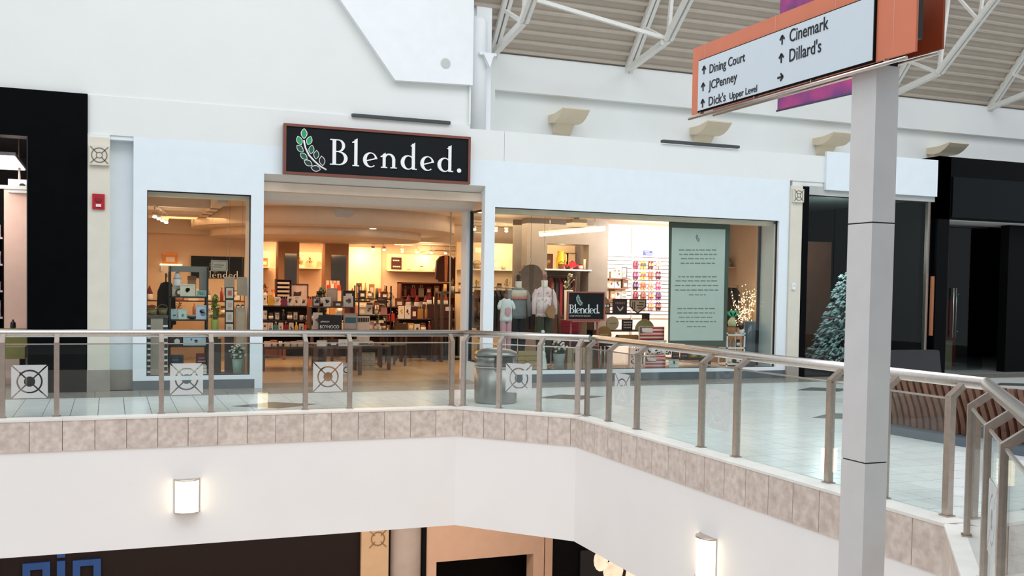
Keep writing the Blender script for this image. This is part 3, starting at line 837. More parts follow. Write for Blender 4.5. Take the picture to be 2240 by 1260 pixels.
T = thing('projector', 'white ceiling projector hanging inside the left shop', 'projector', (-1.42, 2.9, 3.2))
MB().box(-.16, .16, -.12, .12, -.14, .08).build('body', white, T)
MB().tube([(0, 0, .08), (0, 0, .9)], .02, 8).build('mount', steel2, T)
MB().lathe([(.05, 0), (.04, .05)], n=12).xf(Matrix.Translation((.05, -.12, -.03)) @ Matrix.Rotation(R(90), 4, 'X')).build('lens', black_m, T)
point('left_shop_lamp', (-2.4, 1.8, 3.2), 90, (1, .85, .8), .2)
T = thing('wall_shelving', 'dark shelving full of pale boxes at the far left edge', 'shelving', (-2.1, 3.2, 0))
MB().box(-.5, .42, 0, .3, 0, .03).box(-.5, .42, .28, .3, 0, 2.6).box(.40, .42, 0, .3, 0, 2.6).build('carcass', dark_m, T)
for z in (.5, .95, 1.4, 1.85, 2.3):
    MB().box(-.5, .4, 0, .28, z, z+.03).build('shelf', M('pale_shelf', (220, 205, 205), .5), T)
    for i in range(7):
        hh = random.uniform(.12, .32)
        MB().box(-.48+i*.125, -.38+i*.125, .04, .2, z+.03, z+.03+hh).build('shelf_box', M('pale_pack', (204, 184, 190), .5, rnd=.5, c2=(120, 84, 96)), T)
T = thing('display_plinth', 'white plinth in front of the pink column, left shop', 'plinth', (-1.47, 2.7, 0))
MB().box(-.13, .16, -.12, .12, 0, .77).build('body', M('plinth_pink', (240, 214, 200), .6), T)
MB().box(-.15, .18, -.14, .14, .77, .80).build('top', M('plinth_top', (250, 228, 216), .5), T)
T = thing('perfume_bottle', 'small dark bottle standing on the white plinth', 'bottle', (-1.50, 2.7, .80))
MB().lathe([(.04, 0), (.045, .03), (.04, .1), (.015, .13)], n=12).build('body', black_m, T)
MB().lathe([(.014, .13), (.012, .155)], n=8).build('cap', M('cap_dark', (40, 30, 30), .3), T)
T = thing('bench', 'olive yellow upholstered bench behind the glass railing, far left', 'bench', (-1.75, 1.2, 0))
MB().box(-.8, .55, -.25, .25, .42, .6).build('seat', M('olive_fabric', (146, 138, 82), .8, var=.08), T)
MB().box(-.8, .55, .2, .3, .6, .86).build('backrest', MATS['olive_fabric'], T)
for x in (-.75, .5):
    for y in (-.2, .2): MB().box(x-.025, x+.025, y-.025, y+.025, 0, .42).build('leg', dark_m, T)

# ------------------------------------------------------------------ right neighbours: dark glass shop and black portal
struct('trim_black_strip', MB().box(12.205, 12.34, -.05, .3, 0, 3.64), black_gloss)
struct('trim_white_panel', MB().box(12.72, 15.46, -.06, 0, 3.60, 4.33), store_white)
struct('trim_glass_head', MB().box(12.34, 15.46, .0, .3, 3.5, 3.66), M('head_grey', (182, 184, 182), .5))
mx = px(1823, 600, .1)[0]
window(5, [(12.35, mx-.004, .1, .112, .03, 3.5), (mx+.004, 13.95, .1, .112, .03, 3.5), (13.958, 15.36, .1, .112, .03, 3.5)],
       MB().box(12.34, 15.4, .09, .13, 0, .03).box(12.34, 15.4, .09, .13, 3.48, 3.5), dark_glass)
struct('trim_silver_post', MB().box(15.36, 15.42, .06, .14, 0, 3.52), steel2)
dk = M('dark_shop_wall', (24, 24, 24), .8, spec=.1)
struct('wall_dark_shop_back', MB().box(12.3, 15.5, 4.0, 4.1, 0, 3.6), dk)
struct('wall_dark_shop_left', MB().box(12.22, 12.34, .3, 4.1, 0, 3.6), dk)
struct('wall_dark_shop_right', MB().box(15.4, 15.5, .3, 4.1, 0, 3.6), dk)
struct('ceiling_dark_shop', MB().box(12.2, 15.5, .3, 4.1, 3.55, 3.64), M('dark_shop_ceiling', (92, 98, 96), .8))
struct('floor_dark_shop', MB().box(12.3, 15.5, .0, 4.1, -.012, .002), M('dark_shop_floor', (84, 78, 72), .4))
struct('wall_dark_shop_partition', MB().box(13.25, 14.8, 2.3, 2.4, 0, 2.75), M('partition_brown', (120, 78, 58), .6, var=.1))
struct('trim_copper_post', MB().box(15.46, 15.5, -.02, .05, .8, 2.0), M('copper_post', (176, 116, 84), .4))
struct('wall_portal_right', MB().box(15.50, 15.80, -.06, .5, 0, 4.42).box(15.50, 26, -.06, .5, 3.16, 4.42), black_gloss)
MB().box(15.84, 26, -.09, -.06, 3.2, 4.02).build('header_panel', M('black_header', (6, 12, 15), .3, spec=.12), bpy.data.objects['wall_portal_right'])
point('portal_fill_light', (17.0, 2.4, 2.7), 12, (1, .9, .8), .2)  # added fill without a fitting, so the red cabinet shows through the door
struct('trim_portal_soffit', MB().box(15.8, 26, .0, 1.0, 3.14, 3.16), M('soffit_pale', (206, 206, 202), .6))
struct('wall_portal_inner', MB().box(17.80, 26, .28, .5, 0, 3.14), M('portal_black', (5, 6, 7), .6, spec=.1))
struct('wall_portal_back', MB().box(15.7, 26, 4.4, 4.5, 0, 3.2).box(25.9, 26, .5, 4.5, 0, 3.2), dk)
struct('wall_portal_side', MB().box(15.55, 15.7, .5, 4.4, 0, 3.2), dk)
struct('ceiling_portal', MB().box(15.6, 26, .95, 4.5, 3.16, 3.2), dk)
struct('floor_portal', MB().box(15.5, 26, .0, 4.5, -.012, .002), M('portal_floor', (150, 154, 154), .25, var=.06))
d5 = struct('door_1', MB().box(16.62, 16.64, .78, .82, .02, 3.1).box(16.62, 17.72, .78, .82, 3.08, 3.12), black_m)
MB().box(16.64, 17.70, .795, .806, .02, 3.08).build('pane', dark_glass, d5)
for x, y0 in ((16.78, .74), (16.98, .86)):
    mb = MB().tube([(x, y0, .72), (x, y0, 1.78)], .014, 8)
    for z in (.85, 1.65): mb.tube([(x, y0, z), (x, .80, z)], .009, 6)
    mb.build('door_handle', steel, d5)
struct('trim_door_post', MB().box(16.56, 16.62, .9, .95, 0, 3.1), M('door_post_tan', (150, 134, 112), .6))
T = thing('storage_cabinet', 'dark red cabinet behind the glass door of the black portal', 'cabinet', (17.5, 2.2, 0))
MB().box(-.35, .55, -.3, .3, 0, 1.5).build('body', M('deep_red', (128, 20, 28), .5), T)
MB().box(-.33, .08, -.32, -.3, .05, 1.46).build('door', MATS['deep_red'], T)
MB().box(.12, .53, -.32, -.3, .05, 1.46).build('door', MATS['deep_red'], T)
MB().box(.03, .05, -.34, -.32, .7, .9).box(.15, .17, -.34, -.32, .7, .9).build('handle', steel2, T)
T = thing('cardboard_box', 'tan cardboard box on the floor behind the glass door', 'box', (17.1, 1.6, 0))
MB().box(-.32, .3, -.25, .25, 0, .62).build('body', M('cardboard', (150, 132, 100), .8), T)
MB().box(-.32, .3, -.004, .004, .62, .63).box(-.33, .31, -.26, .26, .605, .62).build('flap', M('cardboard_flap', (138, 118, 88), .8), T)
# flocked christmas tree behind the dark glass
T = thing('christmas_tree', 'white flocked artificial christmas tree behind dark glass', 'tree', (14.25, 1.1, 0))
MB().tube([(0, 0, 0), (0, 0, 2.05)], .03, 8).build('trunk', M('trunk_grey', (90, 84, 76), .8), T)
mb = MB(); rng = random.Random(3)
for i in range(1500):
    z = .22+1.9*(1-math.sqrt(rng.random()))*1.0
    rr = .72*(1-(z-.22)/1.95)+.03
    a = rng.uniform(0, 2*PI); r0 = rr*rng.uniform(.35, 1.0)
    p = Vector((r0*math.cos(a), r0*math.sin(a), z+.10*(1-r0/rr)))
    q = p+Vector((math.cos(a)*.11, math.sin(a)*.11, rng.uniform(-.08, .02)))
    wv = Vector((-math.sin(a), math.cos(a), rng.uniform(-.3, .3)))*.028
    mb.add([p-wv, p+wv, q+wv*.4, q-wv*.4, (p+q)/2+Vector((0, 0, .035))], [(0, 1, 4), (1, 2, 4), (2, 3, 4), (3, 0, 4), (3, 2, 1, 0)])
mb.build('needles', M('flocked_needles', (226, 238, 237), .8, c2=(150, 182, 178), scale=14), T, kind='stuff')
for i in range(14):
    z = .35+1.5*rng.random(); rr = .72*(1-(z-.22)/1.95); a = rng.uniform(PI*.8, PI*1.9)
    MB().ell((rr*math.cos(a), rr*math.sin(a), z), .035, .035, .035).build('bauble', M('bauble_red', (150, 20, 34), .25) if i % 3 else M('bauble_silver', (220, 226, 228), .15, metal=.7), T)
MB().lathe([(.28, 0), (.22, .1), (.05, .14)], n=16).build('stand', M('stand_white', (214, 220, 220), .7), T)
point('tree_fill_light', (13.6, .8, 2.7), 70, (.9, .97, 1.0), .3)  # added fill without a fitting, brightens the tree behind the glass
# ------------------------------------------------------------------ walkway furniture
T = thing('trash_can', 'round stainless steel trash can with domed lid behind the angled railing', 'trash can', (5.05, -2.64, 0))
bin_m = M('bin_steel', (150, 150, 147), .34, metal=.85, var=.04, scale=2)
MB().lathe([(.29, 0), (.30, .02), (.30, .50)], n=32).build('body', bin_m, T)
MB().lathe([(.306, .50), (.306, .515)], n=32).build('band', steel, T)
MB().lathe([(.298, .515), (.298, .665)], n=32).build('collar', bin_m, T)
MB().lathe([(.308, .665), (.308, .685), (.28, .72), (.2, .752), (.1, .766), (.0001, .77)], n=32).build('lid', bin_m, T)
MB().box(-.13, .13, -.31, -.28, .53, .65).build('flap', M('bin_flap', (96, 98, 98), .4, metal=.6), T)

wood_m = M('bench_wood', (122, 82, 62), .5, scale=9, rnd=.14, c2=(96, 62, 46))
T = thing('slatted_bench', 'long curved bench of brown wooden slats behind the right railing', 'bench', (8.5, -6.9, 0))
o = T.location
def bx(y): return .045*(y+6.2)**2*(1 if y < -6.2 else .4)
outer = [(8.52, .10), (8.51, .2), (8.47, .34), (8.41, .48), (8.36, .60), (8.34, .665)]
inner = [(8.38, .67), (8.40, .60), (8.45, .49), (8.50, .43), (8.7, .41), (9.08, .42), (9.08, .39), (8.7, .38), (8.54, .385), (8.55, .2), (8.56, .10)]
y = -10.0; k = 0
while y < -6.4:
    dx = bx(y)
    MB(o).prism([(a+dx, b) for a, b in outer+inner], 'y', y, y+.066).build('slat', wood_m, T)
    y += .095
mb = MB(o)
for i in range(8):
    ya, yb = -10.05+i*.47, -10.05+(i+1)*.47
    da, db = bx(ya), bx(yb)
    mb.prism([(8.34+da, ya), (9.1+da, ya), (9.1+db, yb), (8.34+db, yb)], 'z', 0, .095)
mb.build('plinth', M('bench_plinth', (86, 98, 108), .5), T)
mb = MB(o)
for i in range(8):
    ya, yb = -10.0+i*.458, -10.0+(i+1)*.458
    da, db = bx(ya), bx(yb)
    mb.prism([(8.58+da, ya), (8.66+da, ya), (8.66+db, yb), (8.58+db, yb)], 'z', .095, .37)
mb.build('frame', M('bench_frame', (24, 20, 20), .6), T)
mb = MB(o)
for i in range(8):
    ya, yb = -10.0+i*.458, -10.0+(i+1)*.458
    dx = max(bx(ya), bx(yb))+.012
    mb.prism([(a+dx, b) for a, b in [(8.385, .655), (8.405, .60), (8.455, .49), (8.53, .39), (8.56, .2), (8.57, .1), (8.60, .1), (8.59, .2), (8.56, .40), (8.48, .5), (8.43, .61), (8.40, .66)]], 'y', ya, yb)
mb.build('back_board', MATS['bench_frame'], T)
T = thing('lounge_chair', 'black upholstered lounge seat with a low back beyond the slatted bench', 'chair', (10.6, -4.2, 0))
blk = M('black_leather', (34, 34, 38), .35, var=.1)
MB().prism([(-.28, .3), (.70, .3), (.62, .80), (.60, .815), (-.28, .815)], 'y', -.36, -.24).build('backrest', blk, T)
MB().box(-.28, .68, -.24, .45, .28, .44).build('seat', blk, T)
for x in (-.2, .58):
    for y in (-.3, .38): MB().box(x-.025, x+.025, y-.025, y+.025, 0, .3).build('leg', steel2, T)

# ------------------------------------------------------------------ small goods
ORD = ['first', 'second', 'third', 'fourth', 'fifth', 'sixth', 'seventh', 'eighth', 'ninth', 'tenth', 'eleventh', 'twelfth', 'thirteenth', 'fourteenth']
def mk(rgb, r=.55):
    return M('goods_%d_%d_%d' % rgb, rgb, r, var=.08, scale=12)
def it_print(n, lb, cat, w=.18, h=.2, fr=(236, 232, 226), pa=(222, 214, 202), art=(60, 50, 46), wn=.015):
    T = thing(n, lb, cat)
    MB().box(-w/2, -w/2+wn, -.012, .012, 0, h).box(w/2-wn, w/2, -.012, .012, 0, h).box(-w/2+wn, w/2-wn, -.012, .012, 0, wn).box(-w/2+wn, w/2-wn, -.012, .012, h-wn, h).build('frame', mk(fr), T)
    p = MB().box(-w/2+wn, w/2-wn, -.002, .008, wn, h-wn).build('picture', mk(pa), T)
    if art:
        mb = MB(); rg = random.Random(hash((round(w*100), art)) % 1000)
        for i in range(3):
            cx = rg.uniform(-.2, .2)*w; cz = h*rg.uniform(.32, .68); r_ = min(w, h)*rg.uniform(.09, .2)
            mb.prism([(cx+r_*math.cos(a*PI/3.5)*(1+.3*(a % 2)), cz+r_*math.sin(a*PI/3.5)) for a in range(7)], 'y', -.005, -.002)
        mb.build('motif', mk(art), p)
    return T
def it_box(n, lb, cat, w=.14, d=.1, h=.14, c=(200, 180, 150), c2=None):
    T = thing(n, lb, cat)
    MB().box(-w/2, w/2, -d/2, d/2, 0, h*.8).build('body', mk(c), T)
    MB().box(-w/2-.004, w/2+.004, -d/2-.004, d/2+.004, h*.8, h).build('lid', mk(c2 or tuple(int(v*.85) for v in c)), T)
    MB().box(-w*.3, w*.3, -d/2-.003, -d/2, h*.2, h*.6).build('product_label', mk((236, 226, 210)), T)
    return T
def it_jar(n, lb, cat, r=.045, h=.14, c=(190, 170, 140), c2=(60, 50, 44)):
    T = thing(n, lb, cat)
    MB().lathe([(r*.9, 0), (r, .01), (r, h*.72), (r*.8, h*.8)], n=12).build('body', mk(c, .25), T)
    MB().lathe([(r*.86, h*.8), (r*.86, h), (.001, h)], n=12).build('lid', mk(c2), T)
    MB().lathe([(r*1.02, h*.2), (r*1.02, h*.58)], n=12, a0=PI*1.1, a1=PI*1.9).build('product_label', mk((234, 228, 216)), T)
    return T
def it_bottle(n, lb, cat, r=.035, h=.24, c=(60, 70, 50), c2=(210, 200, 180)):
    T = thing(n, lb, cat)
    MB().lathe([(r*.9, 0), (r, .01), (r, h*.58), (r*.42, h*.75), (r*.36, h*.94)], n=12).build('body', mk(c, .15), T)
    MB().lathe([(r*.45, h*.93), (r*.45, h), (.001, h)], n=10).build('cap', mk(c2), T)
    return T
def it_mug(n, lb, cat, r=.045, h=.1, c=(230, 224, 216)):
    T = thing(n, lb, cat)
    MB().lathe([(r*.8, 0), (r, .012), (r, h), (r*.88, h), (r*.86, .02), (.001, .015)], n=14).build('body', mk(c, .3), T)
    MB().tube([(r, 0, h*.8), (r*1.6, 0, h*.72), (r*1.65, 0, h*.4), (r, 0, h*.22)], .008, 6).build('handle', mk(c, .3), T)
    return T
def it_plant(n, lb, cat, r=.06, h=.3, pot=(190, 186, 180), leaf=(60, 92, 54), fl=None, k=44, ph=.4, sp=None):
    T = thing(n, lb, cat)
    MB().lathe([(r*.7, 0), (r, h*ph), (r*.9, h*ph), (r*.8, h*ph*.9), (.001, h*ph*.88)], n=14).build('pot', mk(pot), T)
    mb = MB(); mf = MB(); rg = random.Random(int(r*1000+h*100)); sp = sp or r*2.0
    for i in range(k):
        a = rg.uniform(0, 2*PI); t_ = rg.random(); q = h*(1-ph)
        rad = sp*math.sqrt(rg.uniform(.08, 1))*math.sin(PI*min(1, .25+.75*t_))**.7
        tip = Vector((math.cos(a)*rad, math.sin(a)*rad, h*ph+q*(.08+.9*t_)))
        ll = min(.16, max(.035, q*.28))
        st = tip-Vector((math.cos(a)*ll*.6, math.sin(a)*ll*.6, ll*.7)); md = (st+tip)/2+Vector((0, 0, ll*.12))
        wv = Vector((-math.sin(a), math.cos(a), rg.uniform(-.5, .5)))*ll*.26
        mb.add([st, md-wv, tip, md+wv], [(0, 1, 2), (0, 2, 3)])
        if fl and i % 4 == 0: mf.ell(tuple(tip), r*.24, r*.24, r*.2, 6, 4)
    mb.tube([(0, 0, h*ph*.8), (0, 0, h*.8)], r*.12, 5)
    mb.build('leaves', mk(leaf), T, kind='stuff')
    if fl: mf.build('flowers', mk(fl), T, kind='stuff')
    return T
def it_bag(n, lb, cat, w=.14, h=.2, c=(200, 60, 60)):
    T = thing(n, lb, cat)
    MB().prism([(-w/2, 0), (w/2, 0), (w*.46, h*.75), (-w*.46, h*.75)], 'y', -.035, .035).build('body', mk(c), T)
    MB().tube([(-w*.2, -.02, h*.74), (-w*.15, -.02, h), (w*.15, -.02, h), (w*.2, -.02, h*.74)], .005, 6).build('handle', mk((220, 210, 190)), T)
    return T
def it_plaque(n, lb, cat, w=.2, h=.14, c=(40, 32, 30), ink_=(230, 220, 205), lines=2):
    T = thing(n, lb, cat)
    p = MB().box(-w/2, w/2, -.012, .012, 0, h).build('board', mk(c), T)
    mb = MB(); rg = random.Random(int(w*977+h*131))
    for i in range(lines):
        z = h*(.75-.5*i/max(1, lines-1)) if lines > 1 else h*.5
        x_ = -w*.36
        while x_ < w*.3:
            l_ = w*rg.uniform(.08, .2)
            mb.box(x_, min(x_+l_, w*.38), -.015, -.012, z-h*.05, z+h*.05); x_ += l_+w*.04
    mb.build('print_marks', mk(ink_), p)
    MB().prism([(.012, 0), (.012, h*.6), (.06, 0)], 'x', -.01, .01).build('easel_back', mk((60, 46, 38)), T)
    return T
def it_book(n, lb, cat, w=.13, h=.18, c=(120, 60, 50)):
    T = thing(n, lb, cat)
    MB().box(-w/2, w/2, -.014, -.011, 0, h).box(-w/2, w/2, .011, .014, 0, h).box(-w/2, -w/2+.004, -.014, .014, 0, h).build('cover', mk(c), T)
    MB().box(-w/2+.004, w/2-.005, -.011, .011, .004, h-.004).build('pages', mk((238, 230, 214)), T)
    MB().box(-w*.32, w*.32, -.017, -.014, h*.45, h*.8).build('cover_panel', mk((232, 222, 206)), T)
    return T
def it_gnome(n, lb, cat, h=.26, hat=(190, 186, 180), body=(230, 230, 228)):
    T = thing(n, lb, cat); r = h*.22
    MB().lathe([(r*.9, 0), (r*1.1, h*.1), (r*1.05, h*.34), (r*.9, h*.48)], n=14).build('body', mk(body, .8), T)
    MB().lathe([(r*1.06, h*.43), (r*.86, h*.56), (r*.46, h*.78), (r*.14, h*.97), (.001, h)], n=14).build('hat', mk(hat, .8), T)
    MB().ell((0, -r*.85, h*.40), r*.2, r*.2, r*.2, 8, 5).build('nose', mk((226, 178, 150)), T)
    MB().lathe([(.001, h*.06), (r*.5, h*.24), (r*.62, h*.40)], (0, -r*.5, 0), 10).build('beard', mk((244, 244, 242), .9), T)
    return T
def it_candle(n, lb, cat, r=.035, h=.12, c=(236, 226, 206)):
    T = thing(n, lb, cat)
    MB().lathe([(r, 0), (r, h), (.001, h*.97)], n=12).build('wax', mk(c, .4), T)
    MB().tube([(0, 0, h*.97), (0, 0, h*1.12)], .004, 5).build('wick', mk((40, 34, 30)), T)
    MB().lathe([(r*1.3, 0), (r*1.3, .012)], n=12).build('dish', mk((120, 100, 80)), T)
    return T
def it_basket(n, lb, cat, r=.09, h=.12, c=(160, 120, 78)):
    T = thing(n, lb, cat); 
    MB().lathe([(r*.75, 0), (r, h*.9), (r*.9, h*.9), (r*.68, .02), (.001, .02)], n=16).build('body', mk(c, .8), T)
    MB().lathe([(r*1.03, h*.86), (r*1.03, h), (r*.94, h)], n=16).build('rim', mk(tuple(int(v*.8) for v in c), .8), T)
    MB().tube([(r*math.cos(a), 0, h*.9+r*.9*math.sin(a)) for a in [PI*i/8 for i in range(9)]], .007, 6).build('handle', mk(tuple(int(v*.75) for v in c), .8), T)
    return T
def row(support, Y, z, x0, x1, items, dy=.02, taken=0, side='left'):
    n = len(items)
    for i, it in enumerate(items):
        fn, name, desc, cat, kw = it
        X = x0+(x1-x0)*(i+.5)/n
        lb = '%s, %s from %s on %s' % (desc, ORD[i+taken], side, support)
        t = fn(name, lb, cat, **kw)
        t.location = (X, Y+random.uniform(-dy, dy), z)
        t.rotation_euler = (0, 0, random.uniform(-.1, .1))
        xs = [v.co.x for c_ in t.children for v in c_.data.vertices]+[v.co.x for c_ in t.children for g_ in c_.children for v in g_.data.vertices]
        lim = .90*(x1-x0)/n; wd_ = max(xs)-min(xs)
        if wd_ > lim: t.scale.x = t.scale.y = lim/wd_
PW = lambda art=(70, 60, 56), w=.16, h=.17: (it_print, 'framed_print', 'small white framed print', 'picture', dict(w=w, h=h, art=art))
PB = lambda art=(90, 70, 56), w=.16, h=.17: (it_print, 'framed_print', 'small black framed print', 'picture', dict(w=w, h=h, fr=(34, 28, 28), art=art))
BX = lambda nm, c, w=.13, h=.13: (it_box, 'gift_box', nm+' gift box', 'box', dict(w=w, h=h, c=c))
JR = lambda nm, c, r=.045, h=.14: (it_jar, 'candle_jar', nm+' jar with dark lid', 'jar', dict(r=r, h=h, c=c))
BT = lambda nm, c, h=.22: (it_bottle, 'glass_bottle', nm+' bottle with pale cap', 'bottle', dict(h=h, c=c))
MG = lambda nm, c: (it_mug, 'mug', nm+' mug', 'mug', dict(c=c))
BG = lambda nm, c, h=.2: (it_bag, 'gift_bag', nm+' gift bag', 'bag', dict(c=c, h=h))
PQ = lambda nm, c, w=.2, h=.14: (it_plaque, 'wooden_plaque', nm+' plaque', 'plaque', dict(w=w, h=h, c=c, ink_=(232, 222, 206) if sum(c) < 350 else (60, 50, 44)))
BK = lambda nm, c, h=.17: (it_book, 'book', nm+' book standing upright', 'book', dict(c=c, h=h))
GN = lambda nm, c, h=.24: (it_gnome, 'gnome', nm+' hatted gnome', 'figurine', dict(hat=c, h=h))
CN = lambda nm, c, h=.12: (it_candle, 'candle', nm+' candle', 'candle', dict(c=c, h=h))
BS = lambda nm, c: (it_basket, 'basket', nm+' basket', 'basket', dict(c=c))
PL = lambda nm, lf, fl=None, h=.28, r=.055: (it_plant, 'potted_plant', nm+' plant in pot', 'plant', dict(leaf=lf, fl=fl, h=h, r=r))

darkwood = M('dark_table_wood', (58, 38, 30), .5, var=.15, scale=8)
midwood = M('mid_wood', (122, 86, 58), .55, var=.12, scale=8)
def table(label, x0, x1, y0, y1, tiers, top=.45, mat=darkwood, leg=.06, back=0):
    """tiers: (y0, y1, z) boards on side risers"""
    T = thing('display_table', label, 'table', ((x0+x1)/2, (y0+y1)/2, 0)); o = T.location
    MB(o).box(x0, x1, y0, y1, top-.04, top).build('tabletop', mat, T)
    for x in (x0, x1-leg):
        for y in (y0, y1-leg): MB(o).box(x, x+leg, y, y+leg, 0, top-.04).build('leg', mat, T)
    if back: MB(o).box(x0+.02, x1-.02, y1-.03, y1-.01, .05, back).build('added_dark_panel', mat, T)  # added dark sheet, blocks the lit room so the tiers look shaded
    for a, b, z in tiers:
        r = MB(o).box(x0+.02, x1-.02, a, b, z-.025, z).build('riser_shelf', mat, T)
        for x in (x0+.02, x1-.045): MB(o).box(x, x+.025, a+.01, b-.01, top, z-.025).build('riser_side', mat, r)
    return T
# table one, left of the entrance
table('dark tiered display table just inside the shop entrance, left', 2.60, 3.76, 3.1, 4.1, [(3.36, 4.08, .70), (3.54, 4.08, .93), (3.66, 4.08, 1.21)], back=0)
T_ = bpy.data.objects['display_table']; MB(T_.location).box(2.64, 3.72, 4.05, 4.07, .45, 1.2).build('added_dark_panel', darkwood, T_)  # added dark sheet, keeps the bright room from showing between the tiers
row("the left table's lowest tier", 3.23, .45, 2.66, 3.5, [BX('peach', (236, 196, 160), .1, .1), BX('orange', (214, 140, 84), .1, .12), CN('cream', (240, 226, 206), .1), BX('tan', (206, 170, 132), .1, .09), BX('pink striped', (226, 190, 184), .12, .1), BX('pale pink', (230, 204, 196), .12, .11), PL('small', (86, 110, 70), None, .12, .04)])
row("the left table's second tier", 3.45, .70, 2.66, 3.72, [PW((150, 70, 70), .11, .19), PW((90, 60, 50), .11, .19), BG('teal', (70, 140, 140)), PW((170, 90, 96), .11, .19), BG('dark red', (150, 26, 40)), PW((90, 80, 70), .12, .19), BT('golden', (200, 150, 40), .2), PW((60, 60, 60), .11, .17), BG('orange red', (226, 92, 40)), BK('brown', (110, 70, 50)), PW((110, 80, 110), .12, .18)])
row("the left table's third tier", 3.6, .93, 2.66, 3.7, [PB((190, 180, 170), .12, .2), JR('smoked glass', (70, 62, 60)), PB((150, 140, 130), .11, .16), BT('black', (26, 24, 26), .2), JR('dark plum', (60, 36, 44), .05, .16), PB((170, 120, 120), .11, .17), MG('glass grey', (170, 166, 170)), MG('clear grey', (150, 146, 150)), JR('pearl', (190, 180, 176), .04, .12)])
row("the left table's top tier", 3.74, 1.21, 2.66, 3.66, [PW((70, 70, 60), .17, .2), BG('gold', (206, 160, 50), .24), PW((190, 120, 110), .11, .16), BG('plum', (120, 40, 80), .18), PW((60, 50, 50), .12, .17), PW((120, 60, 50), .12, .18), PW((90, 90, 80), .12, .14), BG('coral', (214, 110, 84), .18)])
def put(fn, n, lb, cat, loc, rz=0, **kw):
    t = fn(n, lb, cat, **kw); t.location = loc; t.rotation_euler = (0, 0, rz); return t
t = put(it_print, 'framed_print', 'large dark framed print with a black shield shape behind the left table', 'picture', (3.40, 4.02, 1.21), w=.42, h=.42, fr=(60, 30, 32), pa=(212, 186, 172), art=None, wn=.022)
MB().prism([(-.07, .27), (-.02, .255), (.02, .26), (.075, .275), (.07, .2), (.03, .16), (0, .13), (-.04, .165), (-.075, .18)], 'y', -.006, -.002).build('motif', mk((60, 44, 44)), t.children[1])
T = thing('display_shelf', 'small dark cubby shelf of pale folded goods behind the left table', 'shelf', (3.12, 4.0, 1.21))
MB().box(-.15, -.135, -.08, .08, 0, .5).box(.135, .15, -.08, .08, 0, .5).box(-.15, .15, .07, .08, 0, .5).box(-.15, .15, -.08, .08, .485, .5).build('carcass', mk((62, 28, 30)), T)
for i in range(6): 
    MB().box(-.135, .135, -.08, .07, i*.08, i*.08+.012).build('shelf', mk((62, 28, 30)), T)
    MB().box(-.12, .11, -.075, .06, i*.08+.012, i*.08+.05).build('folded_cloth', mk((206, 188, 168), .8), T)
put(it_plant, 'potted_plant', 'tall leafy green plant between the two entrance tables', 'plant', (3.935, 4.25, .0), r=.12, h=1.62, leaf=(54, 66, 34), pot=(48, 40, 36), k=220, ph=.32, sp=.15)
# table two, centre
table('brown tiered display table in the middle of the entrance', 3.36, 4.22, 2.0, 2.9, [(2.3, 2.88, .81), (2.5, 2.88, 1.22)], top=.52, mat=M('walnut', (86, 58, 46), .5, var=.12))
row('the middle table front edge', 2.12, .52, 3.42, 4.2, [BX('white spotted', (222, 214, 204), .16, .1), BX('dark brown', (70, 44, 40), .16, .12), PW((40, 40, 40), .2, .12), BX('grey', (176, 168, 158), .16, .12)])
T = thing('wooden_sign', 'black sign reading boyhood on the middle entrance table', 'sign', (3.72, 2.36, .81))
b_ = MB().box(-.22, .2, -.012, .012, 0, .26).build('board', mk((22, 20, 20)), T)
text('BOYHOOD', .085, letter_white, b_, (-.2, -.014, .02), FRONT, .82, .001)
text('adventure', .05, letter_white, b_, (-.19, -.014, .13), FRONT, .8, .001, shear=.3)
row('the middle table behind black sign', 2.5, .81, 3.42, 4.18, [PW((120, 110, 100), .2, .3), PB((40, 40, 40), .14, .26), PW((50, 50, 50), .12, .3), PB((40, 90, 100), .2, .24)])
T = put(it_print, 'framed_print', 'teal landscape print in a grey frame right of the black boyhood sign', 'picture', (4.08, 2.34, .81), w=.26, h=.3, fr=(150, 128, 116), pa=(170, 152, 138), art=None)
MB().box(-.1, .1, -.006, -.002, .12, .22).build('seascape', mk((46, 92, 104)), T.children[1])
row('the middle table top tier', 2.66, 1.22, 3.42, 4.2, [PB((60, 50, 46), .14, .16), PW((40, 40, 40), .13, .17), BX('brown', (96, 60, 50), .14, .1), PW((120, 110, 100), .2, .2)])
put(it_jar, 'lantern', 'black lantern on the top tier of the middle entrance table', 'lantern', (3.60, 2.8, 1.22), r=.07, h=.28, c=(34, 30, 30), c2=(20, 18, 18))
put(it_print, 'framed_print', 'plain cream board standing tall at the back of the middle table', 'picture', (3.84, 2.84, 1.22), w=.2, h=.34, fr=(196, 170, 150), pa=(206, 184, 162), art=None)
put(it_box, 'tool_caddy', 'black caddy with white stripes at the rear of the middle table', 'caddy', (4.14, 2.82, 1.38), w=.2, h=.14, c=(24, 20, 22))
MB().box(4.04, 4.24, 2.74, 2.88, 1.22, 1.38).build('riser_block', darkwood, None, label='dark riser block under the black caddy on the middle table', cat='riser')
T = put(it_box, 'storage_box', 'white box with a black ring mark on the floor under the middle table', 'box', (4.0, 2.3, 0), w=.2, h=.2, c=(226, 222, 214), c2=(200, 190, 186))
mb = MB()
for i in range(18):
    a0, a1 = 2*PI*i/18, 2*PI*(i+1)/18
    mb.prism([(r*math.cos(a), .08+r*math.sin(a)) for r, a in ((.045, a0), (.045, a1), (.06, a1), (.06, a0))], 'y', -.056, -.053)
mb.build('ring_mark', mk((24, 24, 24)), T.children[0])
